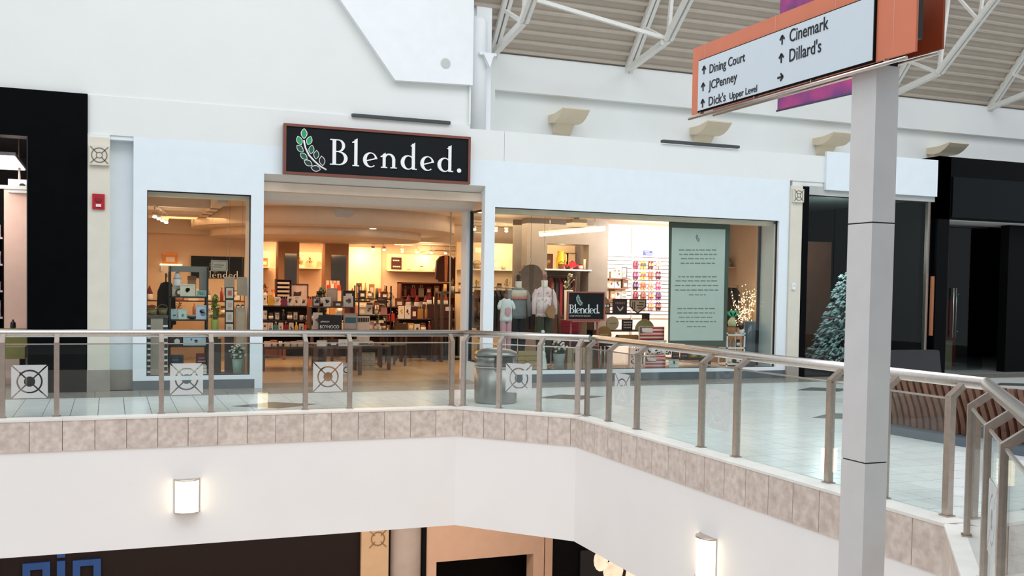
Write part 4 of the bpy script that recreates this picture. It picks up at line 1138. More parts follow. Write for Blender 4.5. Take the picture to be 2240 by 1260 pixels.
# third table with cube, sign and chair
table('low dark table on the right of the entrance, with a wooden cube below', 4.30, 5.02, 3.0, 3.7, [(3.4, 3.68, .74)], top=.46)
T = thing('wooden_cube', 'weathered grey wooden cube under the low entrance table', 'crate', (4.56, 3.35, 0))
for i in range(4): MB().box(-.19, .19, -.2, .2, i*.085, i*.085+.08).build('plank', M('weathered_wood', (168, 152, 128), .8, var=.2, scale=14), T)
T = thing('wooden_sign', 'tall white board sign with dark top letters on the low table', 'sign', (4.50, 3.14, .46))
b_ = MB().box(-.13, .13, -.012, .012, 0, .57).build('board', mk((226, 214, 202)), T)
mb = MB()
for i in range(7): mb.box(-.11+i*.033, -.085+i*.033, -.015, -.012, .46, .54)
mb.box(-.11, .11, -.015, -.012, .03, .05)
mb.build('print_marks', mk((44, 38, 36)), b_)
T = thing('round_badge', 'round white medallion on the front of the low table', 'ornament', (4.66, 3.12, .46))
MB().lathe([(.05, 0), (.05, .014)], n=18).xf(Matrix.Translation((0, 0, .05)) @ Matrix.Rotation(R(90), 4, 'X')).build('disc', mk((214, 208, 200)), T)
MB().lathe([(.03, .014), (.03, .018)], n=18).xf(Matrix.Translation((0, 0, .05)) @ Matrix.Rotation(R(90), 4, 'X')).build('emblem', mk((120, 112, 106)), T)
row("the low table's rear tier", 3.54, .74, 4.34, 4.98, [BX('green', (90, 92, 60), .12, .2), PB((200, 190, 170), .14, .26), BX('pink', (190, 150, 140), .12, .18), PL('trailing', (86, 92, 50), None, .3)])
T = thing('chair', 'dark wooden chair with a green seat in the shop entrance', 'chair', (5.3, 4.0, 0), R(-70))
chm = M('chair_wood', (58, 44, 36), .5)
for x in (-.19, .19):
    MB().bar((x, -.19, 0), (x*.95, -.18, .45), .035, .035).build('leg', chm, T)
    MB().bar((x, .2, 0), (x*.95, .24, .88), .035, .035).build('leg', chm, T)
MB().box(-.21, .21, -.21, .21, .43, .47).build('seat', M('chair_seat', (92, 100, 76), .7), T)
MB().box(-.18, .18, .215, .245, .62, .86).build('backrest', chm, T)
# metal rack
def rack(name, label, cat, x0, x1, y0, y1, zs, top, mat):
    T = thing(name, label, cat, ((x0+x1)/2, (y0+y1)/2, 0)); o = T.location
    for x in (x0, x1-.025):
        for y in (y0, y1-.025): MB(o).box(x, x+.025, y, y+.025, 0, top).build('upright', mat, T)
    for z in zs: MB(o).box(x0, x1, y0, y1, z-.025, z).build('shelf', mat, T)
    return T
rack('metal_rack', 'tall black metal rack left of the low chair, centre of shop', 'rack', 4.72, 5.42, 4.5, 4.9, (.35, .7, 1.02, 1.36), 1.62, black_m)
for z, nm in ((1.36, 'fourth'), (1.02, 'third'), (.7, 'second')):
    its = [[BX('black', (30, 26, 28), .14, .16), JR('pale', (190, 170, 150)), BT('dark', (40, 34, 34)), BX('dark red', (90, 30, 32), .13, .14)],
           [BX('cream', (206, 190, 166), .16, .16), PW((130, 110, 80), .16, .2), PL('green', (92, 96, 54), None, .22), BG('pink', (190, 130, 120))],
           [PW((150, 130, 60), .2, .22), BX('brown', (92, 62, 48), .16, .16), BX('rose', (176, 120, 110), .14, .14), JR('amber', (150, 100, 56))]][{'fourth': 0, 'third': 1, 'second': 2}[nm]]
    row("black metal rack's %s shelf" % nm, 4.68, z, 4.76, 5.38, its)
# centre right display
table('long dark table of gifts at the right rear of the entrance', 5.5, 7.55, 6.5, 7.4, [(6.7, 7.38, .82), (6.95, 7.38, 1.14)], top=.55, mat=M('mahogany', (70, 30, 26), .45, var=.15), back=1.1)
mixA = [PL('olive', (110, 100, 50), None, .3), BX('amber', (176, 116, 64), .18, .18), BT('brown glass', (84, 50, 34), .26), BX('dark brown', (60, 34, 30), .2, .2), PW((120, 60, 50), .18, .18), JR('ochre', (170, 124, 66), .06, .18), BG('pink paper', (200, 140, 130), .24), BS('willow', (150, 104, 62)), BX('maroon', (92, 30, 34), .18, .14), JR('copper', (150, 90, 60), .06, .2)]
row("the long gift table's lower level", 6.6, .55, 5.55, 7.5, mixA)
mixB = [BX('black', (34, 26, 28), .18, .2), PW((90, 80, 70), .18, .2), BG('scarlet', (196, 44, 36), .22), PL('fern', (84, 88, 44), (200, 120, 60), .34), BX('russet', (130, 70, 46), .2, .22), BK('gold', (190, 150, 80), .24), JR('honey', (196, 140, 70), .06, .2), PB((190, 170, 140), .18, .24), BT('green glass', (60, 70, 40), .28), BX('walnut', (88, 56, 42), .18, .2)]
row("the long gift table's middle level", 6.82, .82, 5.55, 7.5, mixB)
mixC = [PL('yellow flowering', (110, 112, 50), (222, 190, 60), .34, .06), PQ('black', (34, 26, 26), .3, .22), PL('bushy', (74, 80, 40), None, .36, .06), BX('brown leather', (116, 66, 44), .26, .2), GN('plum', (110, 40, 54), .28), GN('dark red', (130, 30, 36), .28), GN('wine', (120, 44, 50), .28), CN('ivory', (250, 230, 190), .24), BT('amber glass', (140, 80, 40), .34)]
row("the long gift table's upper level", 7.15, 1.14, 5.55, 7.5, mixC)
T = thing('chest', 'dark brown drawer chest with a price card, right rear of the entrance', 'cabinet', (6.95, 6.2, 0)); 
MB().box(-.3, .3, -.2, .2, 0, 1.22).build('carcass', mk((56, 30, 28)), T)
for i in range(4): 
    d_ = MB().box(-.28, .28, -.215, -.2, .04+i*.29, .30+i*.29).build('drawer', mk((68, 36, 32)), T)
    MB().ell((0, -.225, .17+i*.29), .015, .015, .015, 8, 5).build('knob', steel2, d_)
MB().box(.12, .24, -.222, -.215, 1.08, 1.17).build('price_card', mk((226, 210, 200)), T)
row('the dark drawer chest', 6.2, 1.22, 6.66, 7.24, [GN('maroon', (110, 34, 40), .24), GN('crimson', (140, 34, 40), .24), GN('rust', (150, 70, 50), .22)])
T = thing('clothes_rack', 'steel clothes rack of dark garments under the long gift table', 'clothes rack', (7.0, 5.6, 0))
MB().tube([(-.35, 0, .02), (-.35, 0, .62), (.45, 0, .62), (.45, 0, .02)], .014, 8).build('frame', steel2, T)
MB().box(-.4, .5, -.14, .14, 0, .03).build('base', black_m, T)
for i in range(7):
    c = [(60, 58, 60), (120, 108, 90), (44, 44, 48), (96, 90, 84), (70, 66, 66), (56, 70, 62), (48, 50, 54)][i]
    MB().prism([(-.12, .08), (.12, .08), (.1, .54), (.03, .6), (-.03, .6), (-.1, .54)], 'x', -.3+i*.105, -.27+i*.105).build('garment', mk(c, .9), T)
def garment(label, loc, c, w=.42, h=.7, hang=True, c2=None):
    T = thing('hanging_jacket', label, 'clothing', loc)
    MB().prism([(-w*.5, -h*.9), (-w*.34, -h*.92), (-w*.30, -h), (w*.30, -h), (w*.34, -h*.92), (w*.5, -h*.9), (w*.44, -h*.2), (w*.28, -.03), (w*.1, 0), (-w*.1, 0), (-w*.28, -.03), (-w*.44, -h*.2)], 'y', -.05, .05).build('body', mk(c, .9), T)
    MB().prism([(-w*.06, -h*.98), (w*.06, -h*.98), (w*.09, -.01), (-w*.09, -.01)], 'y', -.056, -.05).build('front_panel', mk(c2 or tuple(int(v*.7) for v in c), .9), T)
    MB().tube([(0, 0, -.02), (0, 0, .06), (.03, 0, .1), (.0, 0, .13)], .005, 5).bar((-w*.3, 0, -.02), (w*.3, 0, -.02), .012, .012).build('hanger', steel2, T)
    return T
row('the lit right alcove shelf', 8.40, 2.03, 6.4, 7.7, [PQ('round topped dark', (70, 26, 30), .26, .3), CN('cream', (250, 236, 200), .1), JR('pale gold', (236, 206, 150), .05, .1), CN('ivory', (250, 240, 214), .14)])
MB().box(6.36, 8.3, 8.3, 8.5, 1.99, 2.03).build('shelf_board', alc, None, label='long lit white shelf on the right of the back wall', cat='shelf')
garment('dark brown jacket hanging at the right rear of the entrance', (7.35, 6.9, 2.36), (74, 46, 44), .5, .62, c2=(220, 150, 110))
garment('deep red jacket hanging beside the dark brown one', (7.72, 7.0, 2.36), (110, 26, 36), .4, .66)
T = thing('wall_rail', 'steel hanging rail holding the two jackets', 'rail', (7.5, 7.0, 2.48))
MB().tube([(-.4, 0, 0), (.5, 0, 0)], .012, 8).build('bar', steel2, T)
MB().tube([(-.3, 0, 0), (-.3, 1.5, 0)], .01, 6).tube([(.4, 0, 0), (.4, 1.5, 0)], .01, 6).build('bracket', steel2, T)
# warm goods in the bright alcove
table('dark console table in front of the glowing back alcove', 5.25, 6.3, 7.8, 8.3, [], top=1.26, mat=black_m)
row('the glowing alcove console', 8.0, 1.26, 5.3, 6.25, [GN('red', (170, 30, 30), .3), BK('walnut', (130, 90, 50), .42), BT('amber', (190, 130, 60), .44), BK('oak', (176, 130, 76), .4), BX('orange', (224, 150, 80), .22, .3), BT('brown', (120, 80, 50), .4)])
# left rear cabinet and shelves
table('brown wooden cabinet table at the left rear of the entrance', 2.7, 3.5, 6.0, 6.6, [(6.2, 6.58, 1.3)], top=1.0, mat=M('chestnut', (110, 62, 40), .5, var=.15), back=1.3)
row('the left rear cabinet table', 6.1, 1.0, 2.75, 3.45, [PL('dried', (120, 80, 50), None, .3), BX('white', (226, 214, 200), .16, .14), PW((90, 70, 50), .18, .2), JR('rose', (206, 170, 150), .05, .16)])
row('the raised left rear cabinet', 6.4, 1.3, 2.75, 3.45, [BX('dark', (70, 40, 34), .2, .2), PL('rust coloured', (120, 70, 44), None, .34), BX('ember', (206, 120, 60), .16, .2)])
MB().box(2.6, 3.6, 8.28, 8.5, 2.0, 2.03).build('shelf_board', alc, None, label='lit shelf at the far left of the back wall', cat='shelf')
MB().box(4.05, 4.8, 8.28, 8.5, 2.0, 2.03).build('shelf_board', alc, None, label='lit shelf between the two mirrored columns', cat='shelf')
row('the far left lit shelf', 8.38, 2.03, 2.7, 3.5, [BX('yellow', (240, 190, 90), .16, .18), BT('orange', (230, 120, 60), .24), BX('tangerine', (232, 130, 60), .14, .2)])
row('the lit shelf between columns', 8.38, 2.03, 4.08, 4.78, [PW((190, 150, 60), .3, .3), PL('orange flowering', (150, 120, 60), (232, 110, 40), .24), BG('peach', (240, 190, 150), .2)])
T = thing('product_tower', 'cream stand of red and white packets beside a mirrored column', 'stand', (4.62, 6.6, 0))
MB().box(-.16, .16, -.16, .16, 0, 1.5).build('body', mk((206, 172, 150)), T)
for i in range(8):
    MB().box(-.15+(i % 4)*.08, -.09+(i % 4)*.08, -.15, -.09, 1.5, 1.62+.03*(i % 3)).build('packet', mk([(196, 40, 40), (240, 226, 214), (230, 120, 90)][i % 3]), T) if i < 4 else MB().box(-.15+(i % 4)*.08, -.09+(i % 4)*.08, -.02, .04, 1.5, 1.72).build('packet', mk((236, 190, 170)), T)
# ceiling lights
def downlight(i, x, y, z, lb):
    T = thing('downlight', lb, 'ceiling light', (x, y, z))
    MB().lathe([(.085, -.012), (.085, 0)], n=18).build('trim_ring', white, T)
    MB().lathe([(.065, -.016), (.065, -.012)], n=18).build('lens', M('downlight_glow', (255, 226, 180), .4, emit=9), T)
for i, (x, y, z, lb) in enumerate(((2.62, 1.9, 3.06, 'first downlight from left in the entrance ceiling'), (3.9, 2.0, 3.06, 'second downlight from left in the entrance ceiling'), (5.25, 2.2, 3.06, 'third downlight from left in the entrance ceiling'),
                               (6.3, 4.2, 3.06, 'downlight at the right edge of the entrance ceiling'), (4.75, 3.45, 2.74, 'downlight in the rounded ceiling drum'), (6.55, 2.3, 3.06, 'downlight above the clothed dummies in the right window'))):
    downlight(i, x, y, z, lb)
spot_m = M('spot_glow', (255, 232, 196), .4, emit=14)
def track(label, x0, x1, y0, y1, z, heads, group=None):
    T = thing('track_light', label, 'track light', ((x0+x1)/2, (y0+y1)/2, z)); o = T.location
    MB(o).bar((x0, y0, z), (x1, y1, z), .03, .03).build('track', M('track_white', (226, 214, 200), .5), T)
    for i in range(heads):
        f = (i+.5)/heads; x = x0+(x1-x0)*f; y = y0+(y1-y0)*f
        h_ = MB(o).tube([(x, y, z-.015), (x, y, z-.07)], .008, 6).lathe([(.03, -.09), (.045, -.02)], (x, y-.02, z-.08), 12).build('spot_head', M('spot_body', (206, 190, 172), .4), T)
        MB(o).ell((x, y-.03, z-.175), .036, .036, .02, 10, 5).build('spot_lens', spot_m, h_)
    return T
track('white track light with four spots in the left shop window', .62, .95, 1.2, 3.2, 2.84, 4)
track('white track light of five spots over the right rear goods', 6.3, 8.2, 7.6, 7.9, 2.62, 5)
track('white track light of three spots left of the right window niche', 6.7, 7.7, 3.4, 3.6, 2.96, 4)
track('white track light of two spots above the back console', 5.3, 5.8, 6.2, 6.2, 2.6, 2)
point('track_glow', (.9, 2.0, 2.55), 6, (1, .75, .5), .05)
point('track_glow', (7.2, 3.0, 2.6), 8, (1, .78, .52), .05)
point('track_glow', (6.9, 7.2, 2.4), 8, (1, .74, .44), .05)
T = thing('tube_light', 'glowing white tube light under the ceiling of the right window', 'ceiling light', (8.45, 2.2, 2.79))
MB().bar((-.72, -.05, -.09), (.72, .05, .075), .10, .05).build('housing', white, T)
MB().tube([(-.5, -.03, -.06), (-.5, -.03, .27)], .006, 6).tube([(.5, .03, .05), (.5, .03, .27)], .006, 6).build('suspension', steel2, T)
MB().tube([(-.72, -.06, -.13), (.72, .04, .035)], .035, 8).build('tube', M('tube_glow', (255, 246, 232), .4, emit=7), T)
T = thing('ceiling_projector', 'grey ceiling box above the tube light in the right window', 'projector', (8.72, 2.6, 3.06))
MB().box(-.16, .16, -.15, .15, -.2, -.04).build('body', M('proj_grey', (150, 142, 128), .5), T)
MB().box(-.04, .04, -.04, .04, -.04, 0).build('mount', steel2, T)
T = thing('exit_fixture', 'pale rounded fixture hanging in the entrance ceiling', 'ceiling fixture', (3.75, 1.5, 2.92))
MB().prism([(-.2, -.04), (-.12, -.12), (.12, -.13), (.2, -.06), (.14, .0), (-.12, .01)], 'y', -.02, .02).build('body', M('fixture_grey', (190, 180, 172), .6), T)
MB().tube([(-.0, 0, 0), (0, 0, .14)], .01, 6).build('stem', steel2, T)

# tall bookcases of goods at the back of the shop, and an island of tables before them
def bookcase(label, x0, x1, y, zs, top, mat, short, rows_):
    T = thing('bookcase', label, 'bookcase', ((x0+x1)/2, y, 0)); o = T.location
    MB(o).box(x0, x1, y+.3, y+.33, 0, top).box(x0, x0+.03, y, y+.3, 0, top).box(x1-.03, x1, y, y+.3, 0, top).box(x0, x1, y, y+.33, top-.03, top).build('carcass', mat, T)
    for z in zs: MB(o).box(x0+.03, x1-.03, y+.01, y+.3, z-.025, z).build('shelf', mat, T)
    for (z, nm), its in zip([(z, n_) for z, n_ in zip(zs, ('low', 'middle', 'high', 'top'))], rows_):
        row('%s %s shelf' % (short, nm), y+.14, z, x0+.05, x1-.05, its, .01)
rg_ = random.Random(21)
PAL = [('brown', (104, 62, 42)), ('dark red', (110, 34, 34)), ('cream', (214, 188, 156)), ('ochre', (176, 124, 62)), ('black', (34, 28, 28)), ('tan', (160, 116, 80)), ('olive', (104, 94, 50)), ('rust', (150, 76, 44)), ('rose', (176, 110, 100)), ('grey', (130, 118, 108)), ('plum', (84, 40, 50)), ('gold', (200, 150, 70))]
def mix(n, h):
    out = []
    for i in range(n):
        nm, c = PAL[rg_.randrange(len(PAL))]
        k = rg_.randrange(7)
        out.append([BX(nm, c, .16, h*rg_.uniform(.6, .95)), JR(nm, c, .06, h*rg_.uniform(.6, .9)), BT(nm, c, h*rg_.uniform(.8, 1.1)), PW(c, .17, h*rg_.uniform(.75, 1)), PB(c, .17, h*rg_.uniform(.75, 1)), BK(nm, c, h*rg_.uniform(.7, 1)), BG(nm, c, h*rg_.uniform(.75, 1))][k])
    return out
bookcase('long low dark bookcase before the glowing alcove', 4.6, 6.4, 7.42, (.12, .48, .84), 1.14, M('ebony', (52, 28, 24), .5), 'the dark bookcase', [mix(9, .26), mix(9, .26), mix(9, .24)])
bookcase('reddish brown bookcase at the right rear of the shop', 6.5, 8.4, 7.75, (.2, .6, 1.0, 1.38), 1.72, M('redwood', (104, 52, 36), .5), 'the reddish bookcase', [mix(9, .3), mix(9, .3), mix(9, .28), mix(9, .28)])
bookcase('walnut bookcase behind the brown cabinet table, left rear', 2.75, 4.5, 7.0, (.2, .6, 1.0), 1.36, M('umber', (84, 50, 36), .5), 'the walnut bookcase', [mix(8, .3), mix(8, .3), mix(8, .28)])
table('dark square island table in the middle of the shop', 4.35, 5.6, 5.4, 6.2, [(5.75, 6.18, .98)], top=.66, mat=M('espresso', (58, 30, 26), .5, var=.1), back=.95)
row('the square island table', 5.56, .66, 4.4, 5.55, mix(7, .26))
row('the square island riser', 5.95, .98, 4.4, 5.55, mix(7, .3))
table('narrow dark side table beside the drawer chest', 5.75, 6.55, 5.0, 5.5, [(5.25, 5.48, .92)], top=.62, mat=MATS['espresso'], back=.9)
row('the narrow side table', 5.1, .62, 5.8, 6.5, mix(5, .24))
row('the narrow side table riser', 5.36, .92, 5.8, 6.5, mix(5, .3))
# ------------------------------------------------------------------ left shop window
T = rack('display_shelf', 'black metal display shelf in the left shop window', 'shelf', .85, 1.43, .62, .96, (.28, .63, 1.04, 1.40), 1.86, M('rack_black', (38, 40, 40), .5, var=.1))
o = T.location
gm_ = M('grey_frame', (128, 128, 120), .6)
MB(o).box(.84, 1.44, .70, .74, 1.78, 1.87).box(1.30, 1.44, .70, .74, 1.42, 1.78).build('header_panel', gm_, T)
sup = 'the upper shelf of the left window rack'
put(it_box, 'riser_box', 'small cream riser box under the white gnome, left window', 'box', (.97, .78, 1.40), w=.14, d=.12, h=.15, c=(214, 206, 190))
put(it_gnome, 'gnome', 'white bearded gnome with pale pointed hat in the left window', 'figurine', (.975, .76, 1.55), h=.28, hat=(214, 212, 206), body=(240, 240, 240))
T = thing('clock', 'small round brown clock on the upper shelf, left window', 'clock', (1.0, .70, 1.40))
MB().lathe([(.06, 0), (.06, .03)], n=20).xf(Matrix.Translation((0, 0, .06)) @ Matrix.Rotation(R(90), 4, 'X')).build('case', mk((92, 62, 44)), T)
MB().lathe([(.032, .03), (.032, .034)], n=20).xf(Matrix.Translation((0, 0, .06)) @ Matrix.Rotation(R(90), 4, 'X')).build('face', mk((230, 224, 210)), T)
put(it_print, 'framed_print', 'cream print with dark drawing in the middle of the left window rack', 'picture', (1.125, .66, 1.40), w=.225, h=.19, fr=(232, 226, 210), pa=(228, 220, 200), art=(70, 64, 56))
put(it_print, 'framed_print', 'small teal photo card at the right end of the upper window shelf', 'picture', (1.33, .68, 1.40), w=.15, h=.095, fr=(196, 216, 208), pa=(140, 188, 176), art=(70, 120, 110))
put(it_box, 'wooden_box', 'brown wooden name box behind the grey frame in the left window', 'box', (1.2, .88, 1.40), w=.12, d=.08, h=.32, c=(168, 130, 92))
put(it_print, 'card', 'pale blue card at the left of the middle window shelf', 'card', (.925, .70, 1.04), w=.1, h=.16, fr=(206, 226, 226), pa=(186, 212, 214), art=(90, 120, 124), wn=.006)
put(it_print, 'card', 'pale mint card leaning on the middle window shelf', 'card', (1.05, .68, 1.04), w=.125, h=.16, rz=.1, fr=(212, 232, 226), pa=(200, 226, 218), art=(150, 180, 172), wn=.006)
T = thing('bowl', 'dark teal bowl on the middle window shelf', 'bowl', (1.2, .74, 1.04))
MB().lathe([(.03, 0), (.07, .02), (.095, .06), (.088, .06), (.06, .022), (.001, .012)], n=18).build('body', mk((64, 92, 92), .3), T)
MB().lathe([(.094, .055), (.096, .066)], n=18).build('rim', mk((170, 190, 188), .3), T)
put(it_print, 'framed_print', 'blue and white floral canvas at the right of the middle window shelf', 'picture', (1.345, .66, 1.04), w=.19, h=.225, fr=(214, 224, 232), pa=(196, 210, 224), art=(110, 130, 160), wn=.008)
T = thing('wall_plate', 'dark square tile with a pale disc on the lower window shelf', 'ornament', (.97, .68, .63))
MB().box(-.11, .11, -.01, .01, 0, .13).build('tile', mk((50, 44, 42)), T)
MB().lathe([(.042, .01), (.042, .016)], n=18).xf(Matrix.Translation((0, 0, .065)) @ Matrix.Rotation(R(90), 4, 'X')).build('disc', mk((206, 218, 218)), T)
put(it_print, 'framed_print', 'long pale blue seascape canvas on the lower window shelf', 'picture', (1.23, .66, .63), w=.34, h=.14, fr=(206, 220, 228), pa=(184, 206, 218), art=(90, 110, 124), wn=.006)
def cushion(label, loc, w, h, c, stripes=None, t=.07, rz=0, dots=None, name='cushion'):
    T = thing(name, label, 'cushion', loc, rz)
    n = 8; mb = MB(); vs = []
    for side in (-1, 1):
        for i in range(n+1):
            for j in range(n+1):
                u, v = i/n*2-1, j/n*2-1
                b = (1-u**4)*(1-v**4)
                sx = 1-.05*(1-v*v); sz = 1-.05*(1-u*u)
                vs.append((u*w/2*sz, side*(t/2*b**.5+.002), h/2+v*h/2*sx))
    fs = []; m_ = (n+1)**2
    for s_ in (0, 1):
        for i in range(n):
            for j in range(n):
                q = [s_*m_+i*(n+1)+j, s_*m_+(i+1)*(n+1)+j, s_*m_+(i+1)*(n+1)+j+1, s_*m_+i*(n+1)+j+1]
                fs.append(tuple(q if s_ == 0 else q[::-1]))
    mb.add(vs, fs, True); b_ = mb.build('cover', mk(c, .9), T)
    def yat(u, v): return -(t/2*((1-u**4)*(1-v**4))**.5+.004)
    for i, (z0, z1, x0, x1, cc) in enumerate(stripes or []):
        mb = MB(); k = 8
        for q in range(k):
            ua, ub = x0+(x1-x0)*q/k, x0+(x1-x0)*(q+1)/k
            vv = z0+z1-1
            pts = [(u*w/2, yat(u, zz*2-1), zz*h) for u, zz in ((ua, z0), (ub, z0), (ub, z1), (ua, z1))]
            mb.add(pts+[(p[0], p[1]+.003, p[2]) for p in pts], [(0, 1, 2, 3), (7, 6, 5, 4), (0, 4, 5, 1), (2, 6, 7, 3)])
        mb.build('stripe', mk(cc, .9), T)
    if dots:
        mb = MB(); rg = random.Random(5)
        for q in range(dots[0]):
            u, v = rg.uniform(-.88, .88), rg.uniform(-.85, .85)
            c_ = (u*w/2, yat(u, v)+.001, h/2+v*h/2); r_ = rg.uniform(.010, .018)
            mb.prism([(c_[0]+r_*math.cos(a*PI/3), c_[2]+r_*math.sin(a*PI/3)) for a in range(6)], 'y', c_[1]-.001, c_[1]+.003)
        mb.build('spots', mk(dots[1], .9), T)
    return T
cushion('navy blue cushion at the bottom left of the window rack', (.96, .70, .28), .22, .2, (52, 64, 82), [(.3, .36, -.7, .5, (150, 160, 170)), (.6, .64, -.6, .3, (150, 160, 170))])
cushion('burgundy cushion with white lines at the bottom right of the window rack', (1.34, .70, .28), .17, .22, (112, 44, 56), [(.2, .26, -.7, .7, (220, 200, 200)), (.42, .48, -.7, .7, (220, 200, 200)), (.66, .7, -.5, .6, (220, 200, 200))])
T = thing('crate', 'whitewashed wooden crate behind the frosted emblem in the left window', 'crate', (1.14, .45, .19))
for i in range(3): MB().box(-.25, .25, -.1, .1, i*.05, i*.05+.045).build('plank', mk((216, 212, 202), .8), T)
T = thing('counter', 'pale grey counter with striped corners at the left of the shop window', 'counter', (.665, .62, .19))
MB().box(-.09, .09, -.13, .25, 0, .87).build('front_panel', mk((172, 164, 152), .6), T)
MB().box(-.155, .16, -.14, .27, .87, .91).build('top', mk((86, 82, 76), .4), T)
for x0, x1 in ((-.155, -.09), (.09, .155)):
    c_ = MB().box(x0, x1, -.12, .25, 0, .87).build('corner', mk((52, 66, 68), .6), T)
    for i in range(9): MB().box(x0-.002, x1+.002, -.126, -.115, .03+i*.088, .06+i*.088).build('white_stripe', letter_white, c_)
put(it_basket, 'basket', 'olive woven basket at the left of the window counter', 'basket', (.60, .66, 1.10), r=.075, h=.1, c=(140, 134, 92))
put(it_basket, 'basket', 'olive woven basket at the right of the window counter', 'basket', (.755, .68, 1.10), r=.075, h=.11, c=(128, 122, 84))
garment('black coat hanging behind the left window counter', (.83, 1.15, 1.62), (28, 26, 28), .3, .75)
T = thing('coat_stand', 'black stand pole holding the coat in the left window', 'stand', (.83, 1.24, 0))
MB().tube([(0, 0, .02), (0, 0, 1.76)], .014, 8).tube([(0, 0, 1.75), (0, -.09, 1.755)], .008, 6).build('pole', black_m, T)
MB().lathe([(.14, 0), (.14, .02), (.02, .03)], n=18).build('foot', black_m, T)
MB().box(1.43, 1.62, .5, .72, .19, .74).build('pedestal', black_m, None, label='black pedestal under the yellow flowers in the left window', cat='pedestal')
put(it_plant, 'flower_vase', 'tall vase of yellow and white flowers in the left window', 'flowers', (1.53, .6, .74), r=.065, h=.72, pot=(150, 160, 70), leaf=(120, 130, 60), fl=(232, 214, 70), k=80, ph=.42, sp=.10)
T = thing('card_display', 'dark upright display of four small framed cards, left window', 'display', (1.755, .62, .19))
MB().box(-.07, .07, 0, .03, 0, 1.36).box(-.12, .12, -.1, .1, 0, .02).build('panel', mk((52, 38, 38)), T)
for i in range(4):
    f_ = MB().box(-.055, .055, -.012, 0, .62+i*.19, .78+i*.19).build('card_frame', mk((226, 212, 198)), T)
    MB().box(-.03, .03, -.015, -.012, .66+i*.19, .74+i*.19).build('card_picture', mk([(190, 170, 150), (196, 180, 160), (200, 180, 170), (206, 110, 90)][i]), f_)
T = thing('cabinet', 'narrow tan cabinet at the right end of the left window', 'cabinet', (1.93, .75, .19))
MB().box(-.075, .075, -.15, .15, 0, 1.03).build('carcass', mk((196, 172, 148), .6), T)
MB().box(-.055, .06, -.162, -.15, .05, .98).build('door', mk((206, 182, 158), .6), T)
T = thing('shoes', 'pair of black and white shoes on the narrow tan cabinet', 'shoes', (1.93, .72, 1.22))
for x in (-.035, .035):
    s_ = MB().ell((x, -.01, .03), .028, .09, .03, 10, 6).build('shoe', mk((30, 28, 28)), T)
    MB().ell((x, -.07, .02), .026, .035, .02, 8, 5).build('toe_cap', letter_white, s_)
T = thing('hanging_print', 'pale hanging paper panels above the tan cabinet, left window', 'picture', (1.88, .9, 1.42))
for x in (-.1, .1):
    MB().box(x-.08, x+.08, -.006, .006, 0, .3).build('panel', mk((206, 186, 166)), T)
    MB().tube([(x, 0, .3), (x, 0, 1.6)], .003, 4).build('string', steel2, T)
T = thing('hanging_sign', 'small bordered cardboard sign hanging in front of the black inner sign', 'sign', (1.57, .35, 1.80))
b_ = MB().box(-.125, .125, -.006, .006, 0, .17).build('board', mk((176, 160, 142)), T)
MB().box(-.11, .11, -.009, -.006, .015, .02).box(-.11, .11, -.009, -.006, .15, .155).box(-.11, -.105, -.009, -.006, .015, .155).box(.105, .11, -.009, -.006, .015, .155).box(-.08, .07, -.009, -.006, .09, .1).box(-.08, .04, -.009, -.006, .06, .068).build('print_marks', mk((96, 84, 74)), b_)
MB().tube([(-.11, 0, .17), (-.11, 0, 1.2)], .002, 4).tube([(.11, 0, .17), (.11, 0, 1.2)], .002, 4).build('string', steel2, T)
put(it_plant, 'flower_vase', 'white and green hydrangea bouquet in a glass vase, left window', 'flowers', (1.86, .42, .19), r=.085, h=.48, pot=(150, 178, 170), leaf=(74, 98, 74), fl=(228, 232, 226), k=160, ph=.5, sp=.14)
# inner black sign on a partition
struct('wall_shop_partition', MB().box(.34, 2.85, 7.02, 7.1, 0, 2.7), peach)
T = thing('shop_sign', 'black Blended wall sign seen through the left window', 'sign', (2.17, 7.0, 1.73)); o = T.location
MB(o).box(1.62, 2.73, 6.98, 7.02, 1.73, 2.20).build('sign_board', sign_black, T)
mb = MB(o); xb, zb = px(444, 607, 6.97); u = .101
serif(mb, 'Blended', xb, zb, u, .12, 6.965, 6.98); mb.build('lettering', letter_white, T)
cx0, cz0 = px(468, 584, 6.97)
sprig(T, o, lambda a, b: (cx0+(a-480)*.0007, cz0-(b-350)*.0007), 6.98, [sign_black]*4, letter_white, .0007*.92, sign_black)
T = thing('shelf_board', 'glowing white shelf at the left rear, seen through the left window', 'shelf', (1.2, 6.85, 1.98))
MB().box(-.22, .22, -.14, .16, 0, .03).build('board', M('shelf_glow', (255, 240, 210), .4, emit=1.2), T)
MB().box(-.2, -.17, .1, .16, -.12, 0).box(.17, .2, .1, .16, -.12, 0).build('bracket', white, T)
put(it_box, 'gift_box', 'large orange box on the glowing white shelf, left rear', 'box', (1.18, 6.85, 2.01), w=.3, d=.2, h=.24, c=(226, 140, 60), c2=(240, 160, 80))
table('dark console of gifts in front of the inner black sign', .5, 2.7, 5.6, 6.2, [(5.9, 6.18, 1.25)], top=.95, mat=mk((70, 44, 38)))
row('the inner sign console', 5.75, .95, .6, 2.6, [BX('plum', (96, 48, 50), .2, .2), PW((150, 110, 90), .2, .24), PL('bronze', (110, 80, 50), None, .3), BT('rose glass', (150, 100, 90), .26), PB((190, 160, 140), .2, .24), JR('brick', (140, 80, 60), .06, .2), BX('tan leather', (170, 130, 100), .2, .18)])
